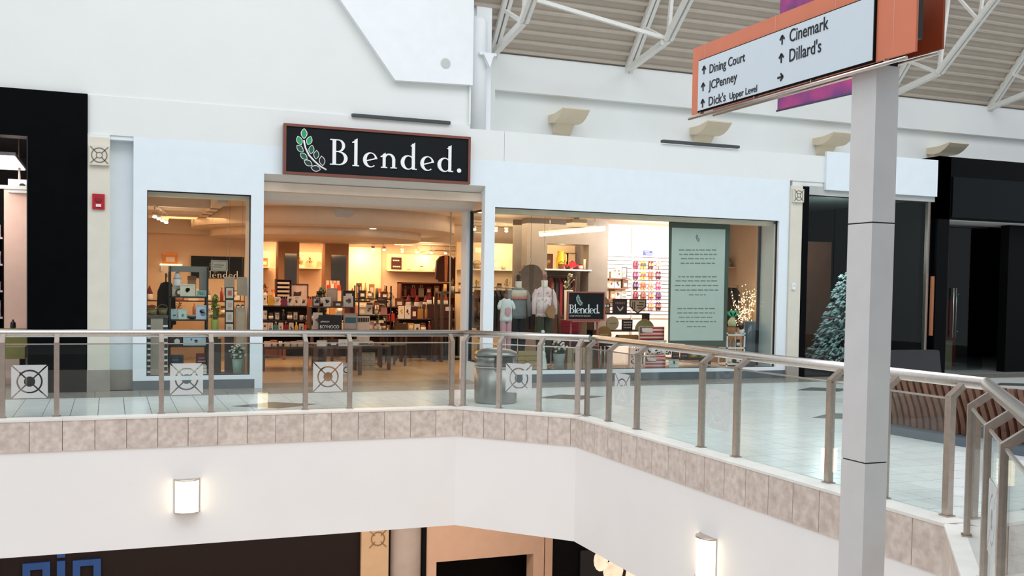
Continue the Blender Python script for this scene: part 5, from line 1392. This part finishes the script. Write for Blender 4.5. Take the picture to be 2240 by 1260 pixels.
row('the inner sign raised shelf', 6.05, 1.25, .6, 2.6, [GN('burgundy', (110, 40, 44), .3), PL('dark leafy', (90, 60, 40), None, .34), BX('sienna', (150, 90, 60), .2, .22), PW((110, 80, 70), .2, .24), GN('grey', (150, 140, 136), .28), BT('ruby', (140, 50, 50), .3), PB((200, 170, 150), .2, .22)])

# ------------------------------------------------------------------ right shop window
def dummy(label, loc, sh, hem, w, top_c, panel=None, sleeve_c=None, trouser_c=(40, 46, 40), neck_c=(236, 224, 208), knob=(52, 34, 28), foot=.0, rz=0, short=False):
    """dress form on a stand; heights from its base"""
    T = thing('dress_form', label, 'mannequin', loc, rz)
    Hh = sh-hem
    prof = [(w*.36, hem), (w*.38, hem+Hh*.12), (w*.345, hem+Hh*.42), (w*.36, hem+Hh*.66), (w*.38, hem+Hh*.82), (w*.33, hem+Hh*.93), (w*.16, hem+Hh*1.02)]
    MB().lathe(prof, n=20).xf(Matrix.Diagonal((1, .62, 1, 1))).build('top', mk(top_c, .9), T)
    if panel:
        pz0, pz1, pc = panel
        pr_ = [(r*1.02, z) for r, z in prof if pz0-1e-3 <= (z-hem)/Hh <= pz1+1e-3]
        if len(pr_) > 1: MB().lathe(pr_, n=20).xf(Matrix.Diagonal((1, .64, 1, 1))).build('yoke', mk(pc, .9), T)
    for s_ in (-1, 1):
        e = hem+Hh*(.55 if short else .08)
        MB().tube([(s_*w*.30, 0, hem+Hh*.9), (s_*w*.40, 0, hem+Hh*.74), (s_*w*.46, -.01, hem+Hh*.45 if not short else (e+hem+Hh*.74)/2), (s_*w*.47, -.03, e)], .05, 10, rs=[w*.11, w*.12, w*.10, w*.085]).build('sleeve', mk(sleeve_c or top_c, .9), T)
    MB().lathe([(w*.15, hem+Hh*.99), (w*.125, hem+Hh*1.06), (w*.13, sh+w*.28)], n=16).build('neck', mk(neck_c, .5), T)
    MB().lathe([(w*.13, sh+w*.28), (w*.08, sh+w*.33), (w*.07, sh+w*.36), (w*.11, sh+w*.44), (w*.06, sh+w*.54), (.001, sh+w*.56)], n=14).build('knob', mk(knob, .4), T)
    for s_ in (-1, 1):
        MB().tube([(s_*w*.16, 0, hem+.03), (s_*w*.18, 0, hem-.25*sh), (s_*w*.17, 0, foot+.10)], .08, 12, rs=[w*.19, w*.16, w*.12]).build('trouser_leg', mk(trouser_c, .9), T)
    MB().lathe([(.14, 0), (.14, .015), (.02, .03), (.014, .04), (.014, hem)], n=16).build('stand', steel2, T)
    return T
pz = .19
t = dummy('small child dress form in a white sweatshirt and pink trousers', (6.42, .52, pz), 1.24, .84, .30, (226, 234, 232), trouser_c=(196, 152, 160), neck_c=(120, 84, 66), knob=(110, 76, 60), short=True)
MB().prism([(-.045, .98), (.0, .93), (.05, .96), (.06, 1.06), (.02, 1.09), (-.04, 1.07)], 'y', -.085, -.06).build('pink_print', mk((214, 160, 172), .9), t)
t = dummy('dress form in a grey sweater with cream yoke and pink stripe', (6.79, .88, pz), 1.43, .88, .44, (132, 142, 146), panel=(.60, .97, (222, 210, 190)), sleeve_c=(142, 150, 152), trouser_c=(28, 30, 34))
MB().lathe([(.163, 1.225), (.165, 1.27)], n=20, a0=PI*1.15, a1=PI*1.85).xf(Matrix.Diagonal((1.03, .68, 1, 1))).build('pink_stripe', mk((214, 130, 124), .9), t)
t = dummy('dress form in a pale pink floral shirt with a tan shoulder bag', (7.16, .56, pz), 1.45, .93, .44, (232, 206, 204), panel=(.12, .66, (238, 220, 216)), trouser_c=(58, 62, 46), neck_c=(240, 232, 214), knob=(150, 100, 90))
MB().prism([(-.0, .92), (.10, .90), (.13, 1.06), (.09, 1.14), (.03, 1.12), (-.05, 1.0)], 'y', -.22, -.14).build('shoulder_bag', mk((162, 118, 78), .5), t)
MB().tube([(.08, -.15, 1.12), (.1, -.12, 1.3), (.13, -.06, 1.42)], .008, 6).build('bag_strap', mk((140, 98, 64), .5), t)
mb = MB()
for i in range(16):
    a = random.uniform(PI*1.15, PI*1.85); z = random.uniform(1.02, 1.36)
    mb.ell((.165*math.cos(a), .108*math.sin(a), z), .012, .009, .012, 6, 4)
mb.build('flower_print', mk((224, 164, 164), .9), t, kind='stuff')
def rail(label, x0, x1, y, top, cols, w=.4, h=.9):
    T = thing('clothes_rack', label, 'clothes rack', ((x0+x1)/2, y, 0)); o = T.location
    MB(o).tube([(x0, y, .02), (x0, y, top), (x1, y, top), (x1, y, .02)], .014, 8).build('frame', steel2, T)
    for x in (x0, x1): MB(o).box(x-.02, x+.02, y-.22, y+.22, 0, .03).build('foot', black_m, T)
    n = len(cols)
    for i, c in enumerate(cols):
        x = x0+.06+(x1-x0-.12)*(i+.5)/n
        hh = h*random.uniform(.85, 1.05)
        MB(o).prism([(y-w/2, top-hh), (y+w/2, top-hh), (y+w*.46, top-.16), (y+.06, top-.05), (y-.06, top-.05), (y-w*.46, top-.16)], 'x', x-.03, x+.03).build('garment', mk(c, .9), T)
    return T
rail('rack of dark clothes behind the dress forms in the right window', 6.3, 7.75, 2.0, 1.62, [(40, 34, 34), (28, 26, 28), (52, 40, 40), (44, 38, 40), (60, 48, 44), (34, 30, 34), (74, 60, 52), (50, 42, 42), (40, 36, 40), (88, 66, 54), (60, 40, 40), (32, 30, 32), (110, 78, 54), (96, 64, 44)])
garment('grey brown striped sweater hanging behind the pink shirt dress form', (7.3, 1.55, 2.06), (148, 128, 112), .5, .62, c2=(128, 108, 96))
T = thing('hanging_wire', 'thin steel wire holding the striped sweater from the ceiling', 'wire', (7.3, 1.55, 2.19)); MB().tube([(0, 0, 0), (0, 0, .87)], .004, 5).build('wire', steel2, T); MB().ell((0, 0, 0), .01, .01, .01, 6, 4).build('hook', steel2, T)
t = dummy('headless stand wearing a long brown knitted cardigan', (7.50, 1.0, pz), 1.28, .52, .32, (128, 90, 66), trouser_c=(60, 40, 32), neck_c=(150, 110, 80), knob=(120, 86, 60))
# easel sign
T = thing('shop_sign', 'black Blended sign in a red wooden frame on an easel, right window', 'sign', (7.94, .46, pz)); o = Vector((7.94, .5, 0)); T.location = (7.94, .5, pz)
o = T.location
redw = mk((176, 96, 88), .6)
MB(o).box(7.59, 8.29, .47, .5, 1.075, 1.555).build('sign_board', sign_black, T)
MB(o).box(7.567, 8.315, .455, .5, 1.55, 1.575).box(7.567, 8.315, .455, .5, 1.055, 1.08).box(7.567, 7.592, .455, .5, 1.08, 1.55).box(8.29, 8.315, .455, .5, 1.08, 1.55).build('frame', redw, T)
mb = MB(o); xb, zb = px(1244.5, 685, .465); xr = px(1311, 685, .465)[0]; u = .152/1.45
serif(mb, 'Blended.', xb, zb, u, ((xr-xb)/u-tot+.12)/7, .462, .47); mb.build('lettering', letter_white, T)
cx0, cz0 = px(1268, 657, .465)
sprig(T, o, lambda a, b: (cx0+(a-480)*.00052, cz0-(b-350)*.00052), .468, [mk((150, 190, 180))]*4, letter_white, .00052*.92, sign_black)
text('Locally Owned and Operated', .034, letter_white, T, (px(1246, 692, .465)[0]-o.x, .466-o.y, px(1244, 692, .465)[1]-o.z), FRONT, 1.0, .0006, shear=.3)
for x in (7.7, 8.18): MB(o).bar((x, .56, 1.5), (x+(x-7.94)*.25, .50, pz), .025, .03).build('easel_leg', redw, T)
MB(o).bar((7.94, .56, 1.5), (7.94, .82, pz), .025, .03).build('easel_leg', redw, T)
MB(o).box(7.66, 8.22, .455, .56, 1.03, 1.06).build('easel_ledge', redw, T)
# table of wooden signs
T = table('dark tiered table of wooden signs in the right window', 8.38, 9.62, .75, 1.4, [(.95, 1.38, .86), (1.1, 1.38, 1.18)], top=.62)
def shape_sign(n, label, cat, loc, poly, c, marks, mc, outline=None):
    T = thing(n, label, cat, loc)
    b_ = MB().prism(poly, 'y', -.012, .012).build('board', mk(c, .7), T)
    mb = MB()
    for x0, x1, z0, z1 in marks: mb.box(x0, x1, -.016, -.012, z0, z1)
    if marks: mb.build('print_marks', mk(mc, .7), b_)
    if outline:
        mb = MB()
        for i in range(len(poly)):
            a, b = poly[i], poly[(i+1) % len(poly)]
            mb.bar((a[0], -.012, a[1]), (b[0], -.012, b[1]), .02, .012, up=(0, 1, 0))
        mb.build('outline', mk(outline, .6), b_)
    return T
arch = [(-.17, 0), (.17, 0), (.17, .12)]+[(.17*math.cos(a*PI/10), .12+.2*math.sin(a*PI/10)) for a in range(1, 10)]+[(-.17, .12)]
t = shape_sign('wooden_sign', 'brown arched wooden sign with a dark name band, top of the sign table', 'sign', (8.60, 1.16, 1.18), arch, (156, 114, 70), [(-.15, .17, .10, .17)], (70, 38, 36))
mb = MB()
for i in range(5): mb.box(-.13+i*.058, -.09+i*.058, -.02, -.016, .115, .155)
mb.build('name_letters', letter_white, t.children[0])
t = shape_sign('wooden_plaque', 'dark square plaque with a pale bird, centre of the sign table top', 'sign', (8.97, 1.14, 1.18), [(-.15, 0), (.15, 0), (.15, .27), (-.15, .27)], (58, 34, 32), [(-.1+i*.035, -.078+i*.035, .17, .21) for i in range(6)], (150, 110, 100))
MB().prism([(-.07, .13), (-.03, .10), (0, .06), (.05, .12), (.075, .12), (.05, .07), (.0, .03), (-.04, .07)], 'y', -.018, -.012).build('bird', mk((214, 206, 196)), t.children[0])
home = [(-.17, .26), (-.17, .13), (0, 0), (.17, .13), (.17, .26)]
shape_sign('wooden_sign', 'five sided outlined wooden sign at the right of the sign table top', 'sign', (9.34, 1.12, 1.18), home, (206, 176, 146), [(.02, .13, .19, .21), (-.02, .12, .14, .16), (.0, .1, .09, .11), (-.12, -.1, .1, .22), (-.08, -.06, .08, .22)], (74, 52, 42), (70, 46, 40))
disc = lambda r, k=18: [(r*math.cos(2*PI*a/k), r+r*math.sin(2*PI*a/k)) for a in range(k)]
shape_sign('wooden_sign', 'large round brown wooden sign, left on the lower sign table', 'sign', (8.52, .90, .62), disc(.16), (152, 108, 62), [(-.09, .09, .15, .18), (-.06, .07, .1, .12)], (176, 150, 96))
shape_sign('wooden_sign', 'paler round wooden sign behind the large brown one', 'sign', (8.76, 1.02, .86), disc(.13), (176, 150, 118), [(-.07, .07, .12, .14)], (150, 120, 90))
put(it_plaque, 'wooden_plaque', 'small dark text plaque in the middle of the sign table', 'plaque', (9.06, 1.0, .86), w=.22, h=.2, c=(48, 30, 30), ink_=(206, 190, 176), lines=3)
outer_a = [(.2*math.cos(a*PI/12), .2*math.sin(a*PI/12)) for a in range(13)]+[(.09*math.cos(a*PI/12), .09*math.sin(a*PI/12)) for a in range(12, -1, -1)]
shape_sign('wooden_sign', 'green and tan rainbow shaped wooden sign on the sign table', 'sign', (9.42, .98, .86), outer_a, (150, 146, 104), [], (90, 96, 60), (186, 150, 96))
T = thing('bolster', 'golden brown bolster cushion on the lower sign table', 'cushion', (9.0, .88, .70))
MB().tube([(-.22, 0, 0), (-.2, 0, 0), (.2, 0, 0), (.22, 0, 0)], .08, 14, rs=[.05, .08, .08, .05]).build('cover', mk((146, 98, 52), .9), T)
MB().tube([(-.21, 0, 0), (-.205, 0, 0)], .083, 12).tube([(.205, 0, 0), (.21, 0, 0)], .083, 12).build('piping', mk((110, 70, 36), .9), T)
put(it_box, 'gift_box', 'white box with dark letters at the front of the sign table', 'box', (8.66, .80, .62), w=.16, d=.08, h=.11, c=(232, 210, 200), c2=(60, 44, 44))
# striped flag cushions and spotted things
flag = [(.0, .14, -.95, .95, (176, 50, 54)), (.28, .42, -.95, .95, (176, 50, 54)), (.56, .70, .0, .95, (176, 50, 54)), (.84, .97, .0, .95, (176, 50, 54)), (.52, .97, -.95, .0, (96, 84, 84))]
cushion('red and cream flag cushion on the tall white stand, right window', (9.27, .44, .70), .54, .25, (226, 196, 180), flag, .1)
T = thing('display_stand', 'white display stand under the upper flag cushion', 'stand', (9.27, .46, pz))
MB().box(-.28, .28, -.1, .12, .48, .51).build('top', mk((214, 202, 190)), T)
for x in (-.26, .24):
    for y in (-.09, .09): MB().box(x, x+.02, y, y+.02, 0, .48).build('leg', mk((214, 202, 190)), T)
cushion('flag patterned cushion low in the right window', (9.30, .34, pz), .44, .24, (230, 200, 190), flag, .09)
cushion('black spotted white cushion under the white stand', (9.42, .42, .43), .56, .17, (236, 226, 220), None, .1, dots=(46, (40, 36, 38)))
T = put(it_bag, 'gift_bag', 'tall pink spotted gift bag low in the right window', 'bag', (8.9, .36, pz), w=.26, h=.5, c=(236, 206, 190))
mb = MB(); rg = random.Random(9)
for i in range(34):
    x, z, r_ = rg.uniform(-.11, .11), rg.uniform(.02, .36), rg.uniform(.010, .017)
    mb.prism([(x+r_*math.cos(a*PI/3), z+r_*math.sin(a*PI/3)) for a in range(6)], 'y', -.039, -.035)
mb.build('spots', mk((60, 40, 40)), T)
T = put(it_plaque, 'card', 'white tent card with a small green leaf, right window floor', 'card', (9.66, .28, pz), w=.2, h=.16, c=(222, 234, 230), ink_=(160, 190, 184), lines=1)
MB().prism(leafpoly(0, .11, 20, .03, .018), 'y', -.018, -.012).build('leaf_mark', greens[1], T)
T = table('low dark shelf table at the lower right of the window', 9.75, 10.6, .5, .85, [], top=.36, mat=darkwood, leg=.04)
row('the low shelf table', .62, .36, 9.8, 10.56, [PQ('brown', (92, 56, 42), .16, .12), PQ('russet', (110, 66, 50), .18, .13), BX('mustard', (190, 170, 70), .14, .12), BX('green', (140, 160, 100), .12, .11)])
# bottom left of the right window
T = thing('rabbit_figurine', 'white ceramic rabbit standing low in the right window', 'figurine', (7.06, .34, pz))
MB().lathe([(.07, 0), (.075, .04), (.06, .18), (.045, .24), (.05, .28), (.03, .33), (.001, .34)], n=14).build('body', mk((230, 234, 228), .4), T)
for x in (-.022, .022): MB().ell((x, 0, .37), .012, .01, .06, 8, 5).build('ear', mk((230, 234, 228), .4), T)
T = thing('pompom_garland', 'white pompom garland hanging above the ceramic rabbit', 'garland', (7.05, .34, .56))
for i in range(5): MB().ell((.012*(i % 2), 0, .02+i*.07), .035, .03, .032, 10, 6).build('pompom', mk((228, 226, 226), .9), T)
MB().tube([(0, 0, 0), (0, 0, 2.32)], .003, 4).build('string', steel2, T)
put(it_plant, 'flower_bucket', 'pink and cream flowers in a galvanised bucket, right window', 'flowers', (7.34, .28, pz), r=.11, h=.58, pot=(150, 152, 150), leaf=(86, 110, 86), fl=(226, 206, 200), k=120, ph=.5, sp=.14)
T = thing('crate', 'natural wooden crate low behind the steel bin, right window', 'crate', (6.76, .36, pz))
for i in range(4): MB().box(-.2, .2, -.09, .09, i*.085, i*.085+.078).build('plank', mk((176, 150, 110), .8), T)
T = put(it_jar, 'striped_jar', 'small striped jar in front of the natural wooden crate', 'jar', (6.70, .19, pz), r=.04, h=.18, c=(236, 230, 226), c2=(150, 110, 90))
for z in (.03, .08): MB().lathe([(.042, z), (.042, z+.018)], n=12).build('stripe', mk((60, 60, 70)), T)
T = thing('crate', 'tall slatted wooden crate with hooks beneath the easel sign', 'crate', (7.76, .36, pz))
for i in range(5): MB().box(-.25+i*.1, -.16+i*.1, -.07, .07, 0, .38).build('plank', mk((168, 146, 120), .8), T)
for x in (-.12, .1): MB().tube([(x, -.075, .3), (x, -.09, .16), (x+.05, -.09, .13), (x+.08, -.075, .18)], .008, 6).build('hook', mk((70, 50, 46)), T)
T = thing('plant_stand', 'dark box stand with two silver posts, right window floor', 'stand', (8.3, .62, pz))
MB().box(-.2, .2, -.1, .14, 0, .36).build('body', mk((66, 64, 62)), T)
for x in (-.03, .05): MB().tube([(x, -.115, 0), (x, -.115, .4)], .012, 8).build('post', steel, T)
MB().box(-.22, .22, -.12, .16, .36, .385).build('top', mk((40, 34, 34)), T)
T = thing('horseshoe', 'small dark ring ornament on the peach window floor', 'ornament', (8.2, .26, pz))
MB().tube([(.05*math.cos(PI+a*PI/10), 0, .06+.055*math.sin(PI+a*PI/10)) for a in range(11)], .009, 6).build('ring', mk((110, 84, 60)), T)
MB().box(-.03, .03, -.01, .01, 0, .01).build('foot', mk((110, 84, 60)), T)
T = thing('folded_blanket', 'deep red blanket folded on a stand behind the easel sign', 'blanket', (7.86, 1.12, .19))
MB().box(-.2, .2, -.1, .1, 0, .62).build('stand', mk((60, 36, 34)), T)
for i in range(4): MB().box(-.2, .2, -.12, .12, .62+i*.06, .675+i*.06).build('fold', mk((160, 26, 44), .9), T)
# green text banner
T = thing('hanging_banner', 'tall pale green text banner in a dark green frame, right window', 'banner', (10.2, .3, .6)); o = T.location
P2 = lambda a, b: px(a, b, .3)
MB(o).prism([P2(1463.5, 480), P2(1597, 485.6), P2(1588, 760), P2(1462, 750)], 'y', .295, .31).build('border', M('banner_green', (74, 88, 78), .7), T)
pa_ = MB(o).prism([P2(1469.4, 498), P2(1586, 502), P2(1581, 745), P2(1464.5, 745)], 'y', .288, .296).build('text_panel', M('banner_pale', (196, 209, 201), .7, var=.02), T)
mb = MB(o); rg = random.Random(2)
for yp, xa, xb_ in ((547, 1484, 1566), (556.5, 1485, 1567), (566, 1489, 1564), (576, 1488, 1566), (605.5, 1483, 1567), (614.5, 1477, 1573), (624.5, 1475, 1573), (634.5, 1476, 1571), (645, 1506, 1543),
                    (675, 1481, 1564), (684.5, 1481, 1563), (694, 1484, 1561), (703.5, 1478, 1566), (714.5, 1502, 1543)):
    x = xa
    while x < xb_-3:
        l_ = min(rg.uniform(5, 13), xb_-x)
        (x0, z0), (x1, z1) = P2(x, yp+1.0), P2(x+l_, yp-1.0)
        mb.box(x0, x1, .2865, .288, z0, z1); x += l_+2.2
mb.build('print_marks', M('banner_ink', (122, 134, 126), .7), pa_, kind='stuff')
cx0, cz0 = P2(1526, 521)
mb = MB(o)
for cx, cy, ang, L_, ci in LEAVES:
    mb.prism(leafpoly(cx0+(cx-480)*.00036, cz0-(cy-350)*.00036, ang, L_*.00034, L_*.00020), 'y', .2865, .288)
mb.build('leaf_mark', M('banner_leaf', (70, 82, 74), .7), pa_)
MB(o).tube([(9.58, .3, 2.93), (10.9, .3, 2.94)], .01, 6).tube([(9.7, .3, 2.93), (9.7, .3, 3.06)], .004, 4).tube([(10.7, .3, 2.93), (10.7, .3, 3.06)], .004, 4).build('hanging_bar', steel2, T)
# lit twig tree, white shelf unit, rack on the right
T = thing('twig_tree', 'branching twig tree covered in tiny warm lights, right window end', 'tree', (11.69, .98, pz))
twig = mk((196, 170, 146), .7)
MB().tube([(0, 0, 0), (0, 0, .5), (.02, 0, .9)], .02, 8, rs=[.03, .025, .02]).build('trunk', twig, T)
mb = MB(); ml = MB(); rg = random.Random(8)
for i in range(26):
    a = rg.uniform(0, 2*PI); z = rg.uniform(.55, .95); l_ = rg.uniform(.45, .9); sp = rg.uniform(.08, .3)
    p0 = Vector((.01, 0, z)); p1 = p0+Vector((math.cos(a)*sp, math.sin(a)*sp*.5, l_*.6)); p2 = p1+Vector((math.cos(a)*sp*.3, math.sin(a)*sp*.2, l_*.5-.1))
    p2.z = min(p2.z, 1.9); p1.x = min(p1.x, .17); p2.x = min(p2.x, .17)
    mb.tube([p0, (p0+p1)/2+Vector((0, 0, .03)), p1, p2], .006, 5, rs=[.008, .006, .005, .003])
    for q in range(9):
        f_ = rg.uniform(.2, 1); s_ = p0.lerp(p1, min(1, f_*1.6)) if f_ < .6 else p1.lerp(p2, (f_-.6)/.4)
        ml.ell(tuple(s_+Vector((rg.uniform(-.04, .04), rg.uniform(-.03, .03), rg.uniform(-.04, .04)))), .0095, .0095, .0095, 6, 4)
mb.build('branches', twig, T, kind='stuff')
ml.build('fairy_lights', M('fairy_glow', (255, 220, 170), .4, emit=5), T, kind='stuff')
T = thing('tall_vase', 'tall dark grey glass vase before the lit twig tree', 'vase', (11.53, .62, pz))
MB().lathe([(.13, 0), (.14, .02), (.12, .5), (.13, .86), (.12, .86), (.11, .5), (.12, .03), (.001, .03)], n=20).build('body', mk((84, 96, 104), .1), T)
MB().lathe([(.128, .84), (.134, .87)], n=20).build('rim', mk((130, 142, 148), .1), T)
T = rack('shelf_unit', 'white two tier shelf unit at the right end of the window', 'shelf', 10.98, 11.40, .55, .85, (.24, .55, .80), .83, white)
row("the white unit's middle shelf", .66, .55, 11.02, 11.36, [BT('smoky', (110, 106, 98), .2), BT('grey glass', (130, 128, 120), .2), JR('dark', (60, 56, 54), .04, .15)])
row("the white unit's bottom shelf", .66, .24, 11.02, 11.36, [JR('silver', (170, 170, 166)), BX('charcoal', (60, 60, 60), .12, .14)])
T = put(it_basket, 'gift_basket', 'gift basket wrapped with a bright green bow on the white unit', 'basket', (11.16, .66, .80), r=.075, h=.16, c=(170, 130, 90))
gb = mk((60, 190, 140), .5)
MB().lathe([(.07, .14), (.085, .24), (.03, .33)], n=12).build('wrap', mk((206, 214, 170), .3), T)
for a in (-50, -20, 20, 50): MB().prism(leafpoly(.09*math.sin(R(a)), .36+.05*math.cos(R(a)), -a, .075, .035), 'y', -.03, -.01).build('bow_loop', gb, T)
T = thing('toy_dog', 'black and white toy dog at the right edge of the white unit', 'toy', (11.36, .62, .80))
MB().ell((0, 0, .06), .06, .05, .06, 10, 6).build('body', letter_white, T)
MB().ell((-.03, -.02, .13), .045, .04, .04, 10, 6).build('head', mk((26, 26, 28), .8), T)
for x in (-.06, .0): MB().ell((x, -.01, .17), .014, .01, .025, 6, 4).build('ear', mk((26, 26, 28), .8), T)
rail('rack of dark and beige jackets at the right end of the window', 11.12, 11.74, 1.36, 1.75, [(214, 190, 162), (206, 180, 150), (36, 28, 28), (40, 32, 32), (30, 24, 26), (44, 34, 32), (28, 24, 26), (40, 34, 34)], .42, .8)
MB().box(11.2, 11.92, 1.7, 1.95, 2.1, 2.13).build('shelf_board', M('pink_shelf', (220, 180, 150), .6), None, label='pinkish wall shelf high behind the rack of jackets', cat='shelf')
struct('wall_shop_divider', MB().box(10.9, 11.93, 1.95, 2.0, 0, 3.06), peach)
row('the pinkish wall shelf', 1.82, 2.13, 11.35, 11.9, [BX('tan', (180, 150, 120), .16, .2), BX('dim brown', (150, 120, 96), .2, .26), BS('straw', (176, 150, 110))])
# slat wall goods
cols_ = [(180, 60, 80), (226, 180, 70), (110, 50, 54), (226, 170, 176), (120, 60, 90), (230, 200, 90), (200, 110, 90), (90, 40, 60), (60, 40, 52), (226, 150, 90), (236, 190, 150), (214, 90, 130), (190, 50, 70), (150, 110, 70), (214, 130, 150), (120, 70, 140), (200, 60, 60), (180, 140, 150), (226, 150, 170), (80, 50, 80)]
nm_ = ['rose', 'yellow', 'maroon', 'blush', 'plum', 'lemon', 'terracotta', 'dark wine', 'black cherry', 'apricot', 'peach', 'magenta', 'crimson', 'olive brown', 'candy pink', 'violet', 'red', 'mauve', 'light pink', 'aubergine']
for i in range(20):
    r_, c_ = divmod(i, 4)
    x, z = px(1391+c_*16.5, 580+r_*22.5, 3.98)
    T = thing('slippers', '%s patterned slippers, %s of four in row %s of the slat wall' % (nm_[i], ORD[c_], ['one', 'two', 'three', 'four', 'five'][r_]), 'slippers', (x, 4.0, z))
    for s_ in (-1, 1):
        sl = MB().prism([(s_*.034+.032*math.cos(a*PI/7), .095*math.sin(a*PI/7)) for a in range(14)], 'y', -.02, .0).build('sole', mk(cols_[i], .8), T)
        MB().prism([(s_*.034-.03, -.02), (s_*.034+.03, -.02), (s_*.034+.02, .045), (s_*.034-.02, .045)], 'y', -.045, -.02).build('strap', mk(tuple(min(255, int(v*.6+70)) for v in cols_[(i+7) % 20]), .8), sl)
    MB().bar((0, .02, .11), (0, -.03, .11), .012, .012).build('peg', steel2, T)
for k, z in enumerate((1.42, 1.66, 1.88)):
    MB().box(9.98, 10.62, 3.84, 4.02, z-.02, z).build('shelf_board', mk((150, 96, 74)), None, label='%s narrow wooden shelf on the left of the slat wall' % ['lowest', 'middle', 'highest'][k], cat='shelf')
    row('the %s slat wall shelf' % ['lowest', 'middle', 'highest'][k], 3.92, z, 10.0, 10.6,
        [[PW((150, 110, 80), .15, .2), BX('caramel', (186, 140, 96), .13, .17), PW((120, 90, 70), .15, .2), PQ('white', (232, 220, 204), .14, .18)],
         [BX('kraft', (196, 156, 112), .13, .16), PW((190, 110, 90), .15, .2), PW((110, 90, 60), .15, .2), BX('brown', (120, 84, 60), .13, .18)],
         [PW((170, 140, 100), .15, .19), BX('cream', (228, 204, 170), .12, .14), PW((140, 110, 70), .16, .24), PB((220, 180, 120), .15, .24)]][k])
T = thing('price_sign', 'small blue price sign high on the slat wall', 'sign', (px(1417, 553, 4.0)[0], 4.0, px(1417, 553, 4.0)[1]))
MB().box(-.11, .11, -.012, .0, -.05, .05).build('board', mk((72, 84, 196)), T)
MB().box(-.09, .03, -.015, -.012, .01, .03).box(-.06, .09, -.015, -.012, -.035, -.015).build('print_marks', mk((206, 212, 244)), T)
# niche goods
put(it_print, 'framed_print', 'dark framed print pair at the left of the lit niche', 'picture', (8.50, 3.55, 2.03), w=.26, h=.32, fr=(60, 34, 30), pa=(120, 74, 56), art=(190, 140, 100))
T = thing('yellow_jug', 'tall bright yellow jug on the lit niche shelf', 'vase', (8.74, 3.4, 2.03))
MB().lathe([(.07, 0), (.085, .05), (.08, .2), (.06, .3), (.07, .38), (.06, .38), (.05, .3), (.001, .28)], n=18).build('body', mk((246, 206, 30), .4), T)
MB().tube([(.06, 0, .34), (.13, 0, .3), (.14, 0, .18), (.08, 0, .1)], .012, 8).build('handle', mk((246, 206, 30), .4), T)
put(it_print, 'framed_print', 'black framed print in the middle of the lit niche', 'picture', (8.93, 3.7, 2.03), w=.2, h=.36, fr=(50, 34, 30), pa=(240, 210, 170), art=(130, 90, 60))
put(it_print, 'framed_print', 'black framed print at the right of the lit niche', 'picture', (9.14, 3.7, 2.03), w=.2, h=.36, fr=(50, 34, 30), pa=(240, 214, 180), art=(150, 100, 70))
T = thing('toy_truck', 'red toy truck on the lit niche shelf', 'toy', (8.95, 3.28, 2.03))
MB().box(-.14, .14, -.05, .05, .035, .1).box(-.04, .07, -.05, .05, .1, .16).build('body', mk((222, 40, 56), .4), T)
for x in (-.09, .09):
    for y in (-.055, .04): MB().lathe([(.035, 0), (.035, .016)], n=12).xf(Matrix.Translation((x, y+.016, .035)) @ Matrix.Rotation(R(90), 4, 'X')).build('wheel', mk((30, 26, 26)), T)
put(it_basket, 'basket', 'brown basket left of the red toy truck', 'basket', (8.70, 3.26, 2.03), r=.07, h=.1, c=(130, 70, 50))
put(it_jar, 'jar', 'orange brown jar right of the red toy truck', 'jar', (9.15, 3.28, 2.03), r=.05, h=.12, c=(190, 100, 70))
put(it_candle, 'candle', 'pale candle at the right end of the niche shelf', 'candle', (9.26, 3.3, 2.03), r=.03, h=.22)
rail('rack of patterned clothes inside the grey niche', 8.5, 9.2, 3.62, 1.9, [(150, 84, 66), (60, 56, 60), (150, 40, 50), (90, 60, 60), (70, 74, 80), (110, 50, 56)], .34, .9)
T = put(it_plant, 'flower_vase', 'pale flower arrangement in a white vase before the niche', 'flowers', (8.62, 2.7, .0), r=.09, h=1.95, pot=(206, 206, 196), leaf=(150, 140, 110), fl=(226, 220, 200), k=40, ph=.82, sp=.16)
# rear shelf goods of the right window
row('the rear shelf by the niche', 6.05, 2.05, 7.5, 8.6, [PL('green leafy', (96, 112, 80), None, .26, .055), BS('tan', (180, 150, 104)), PL('sage', (110, 126, 96), None, .3, .055), BX('pale mint', (190, 206, 190), .16, .22), CN('soft yellow', (250, 226, 170), .16)])
table('dark counter of candles at the rear of the right window', 6.62, 8.4, 4.9, 5.4, [], top=1.52, mat=mk((66, 52, 44)))
row("the right window's rear counter", 5.1, 1.52, 6.68, 8.3, [CN('amber', (240, 190, 110), .16), PL('grey green', (120, 116, 84), None, .3), JR('gold', (226, 180, 110), .06, .2), CN('honey', (236, 184, 100), .2), PL('golden', (150, 128, 60), (240, 200, 110), .28), BT('topaz', (190, 140, 70), .26), CN('straw', (246, 210, 140), .18), JR('bronze', (150, 110, 70), .06, .2), PL('dry grass', (160, 140, 90), None, .32)])
# plant in the doorway return, entrance
put(it_plant, 'potted_plant', 'dark leafy plant behind the narrow glass beside the entrance', 'plant', (6.16, .98, .19), r=.1, h=1.4, leaf=(50, 54, 40), pot=(120, 110, 96), k=120, ph=.3, sp=.13)

# ------------------------------------------------------------------ far side behind the viewer (only met in reflections)
struct('wall_opposite', MB().box(-14, 26, -21.2, -21, 0, 5.5), M('opposite_wall', (150, 144, 138), .8))
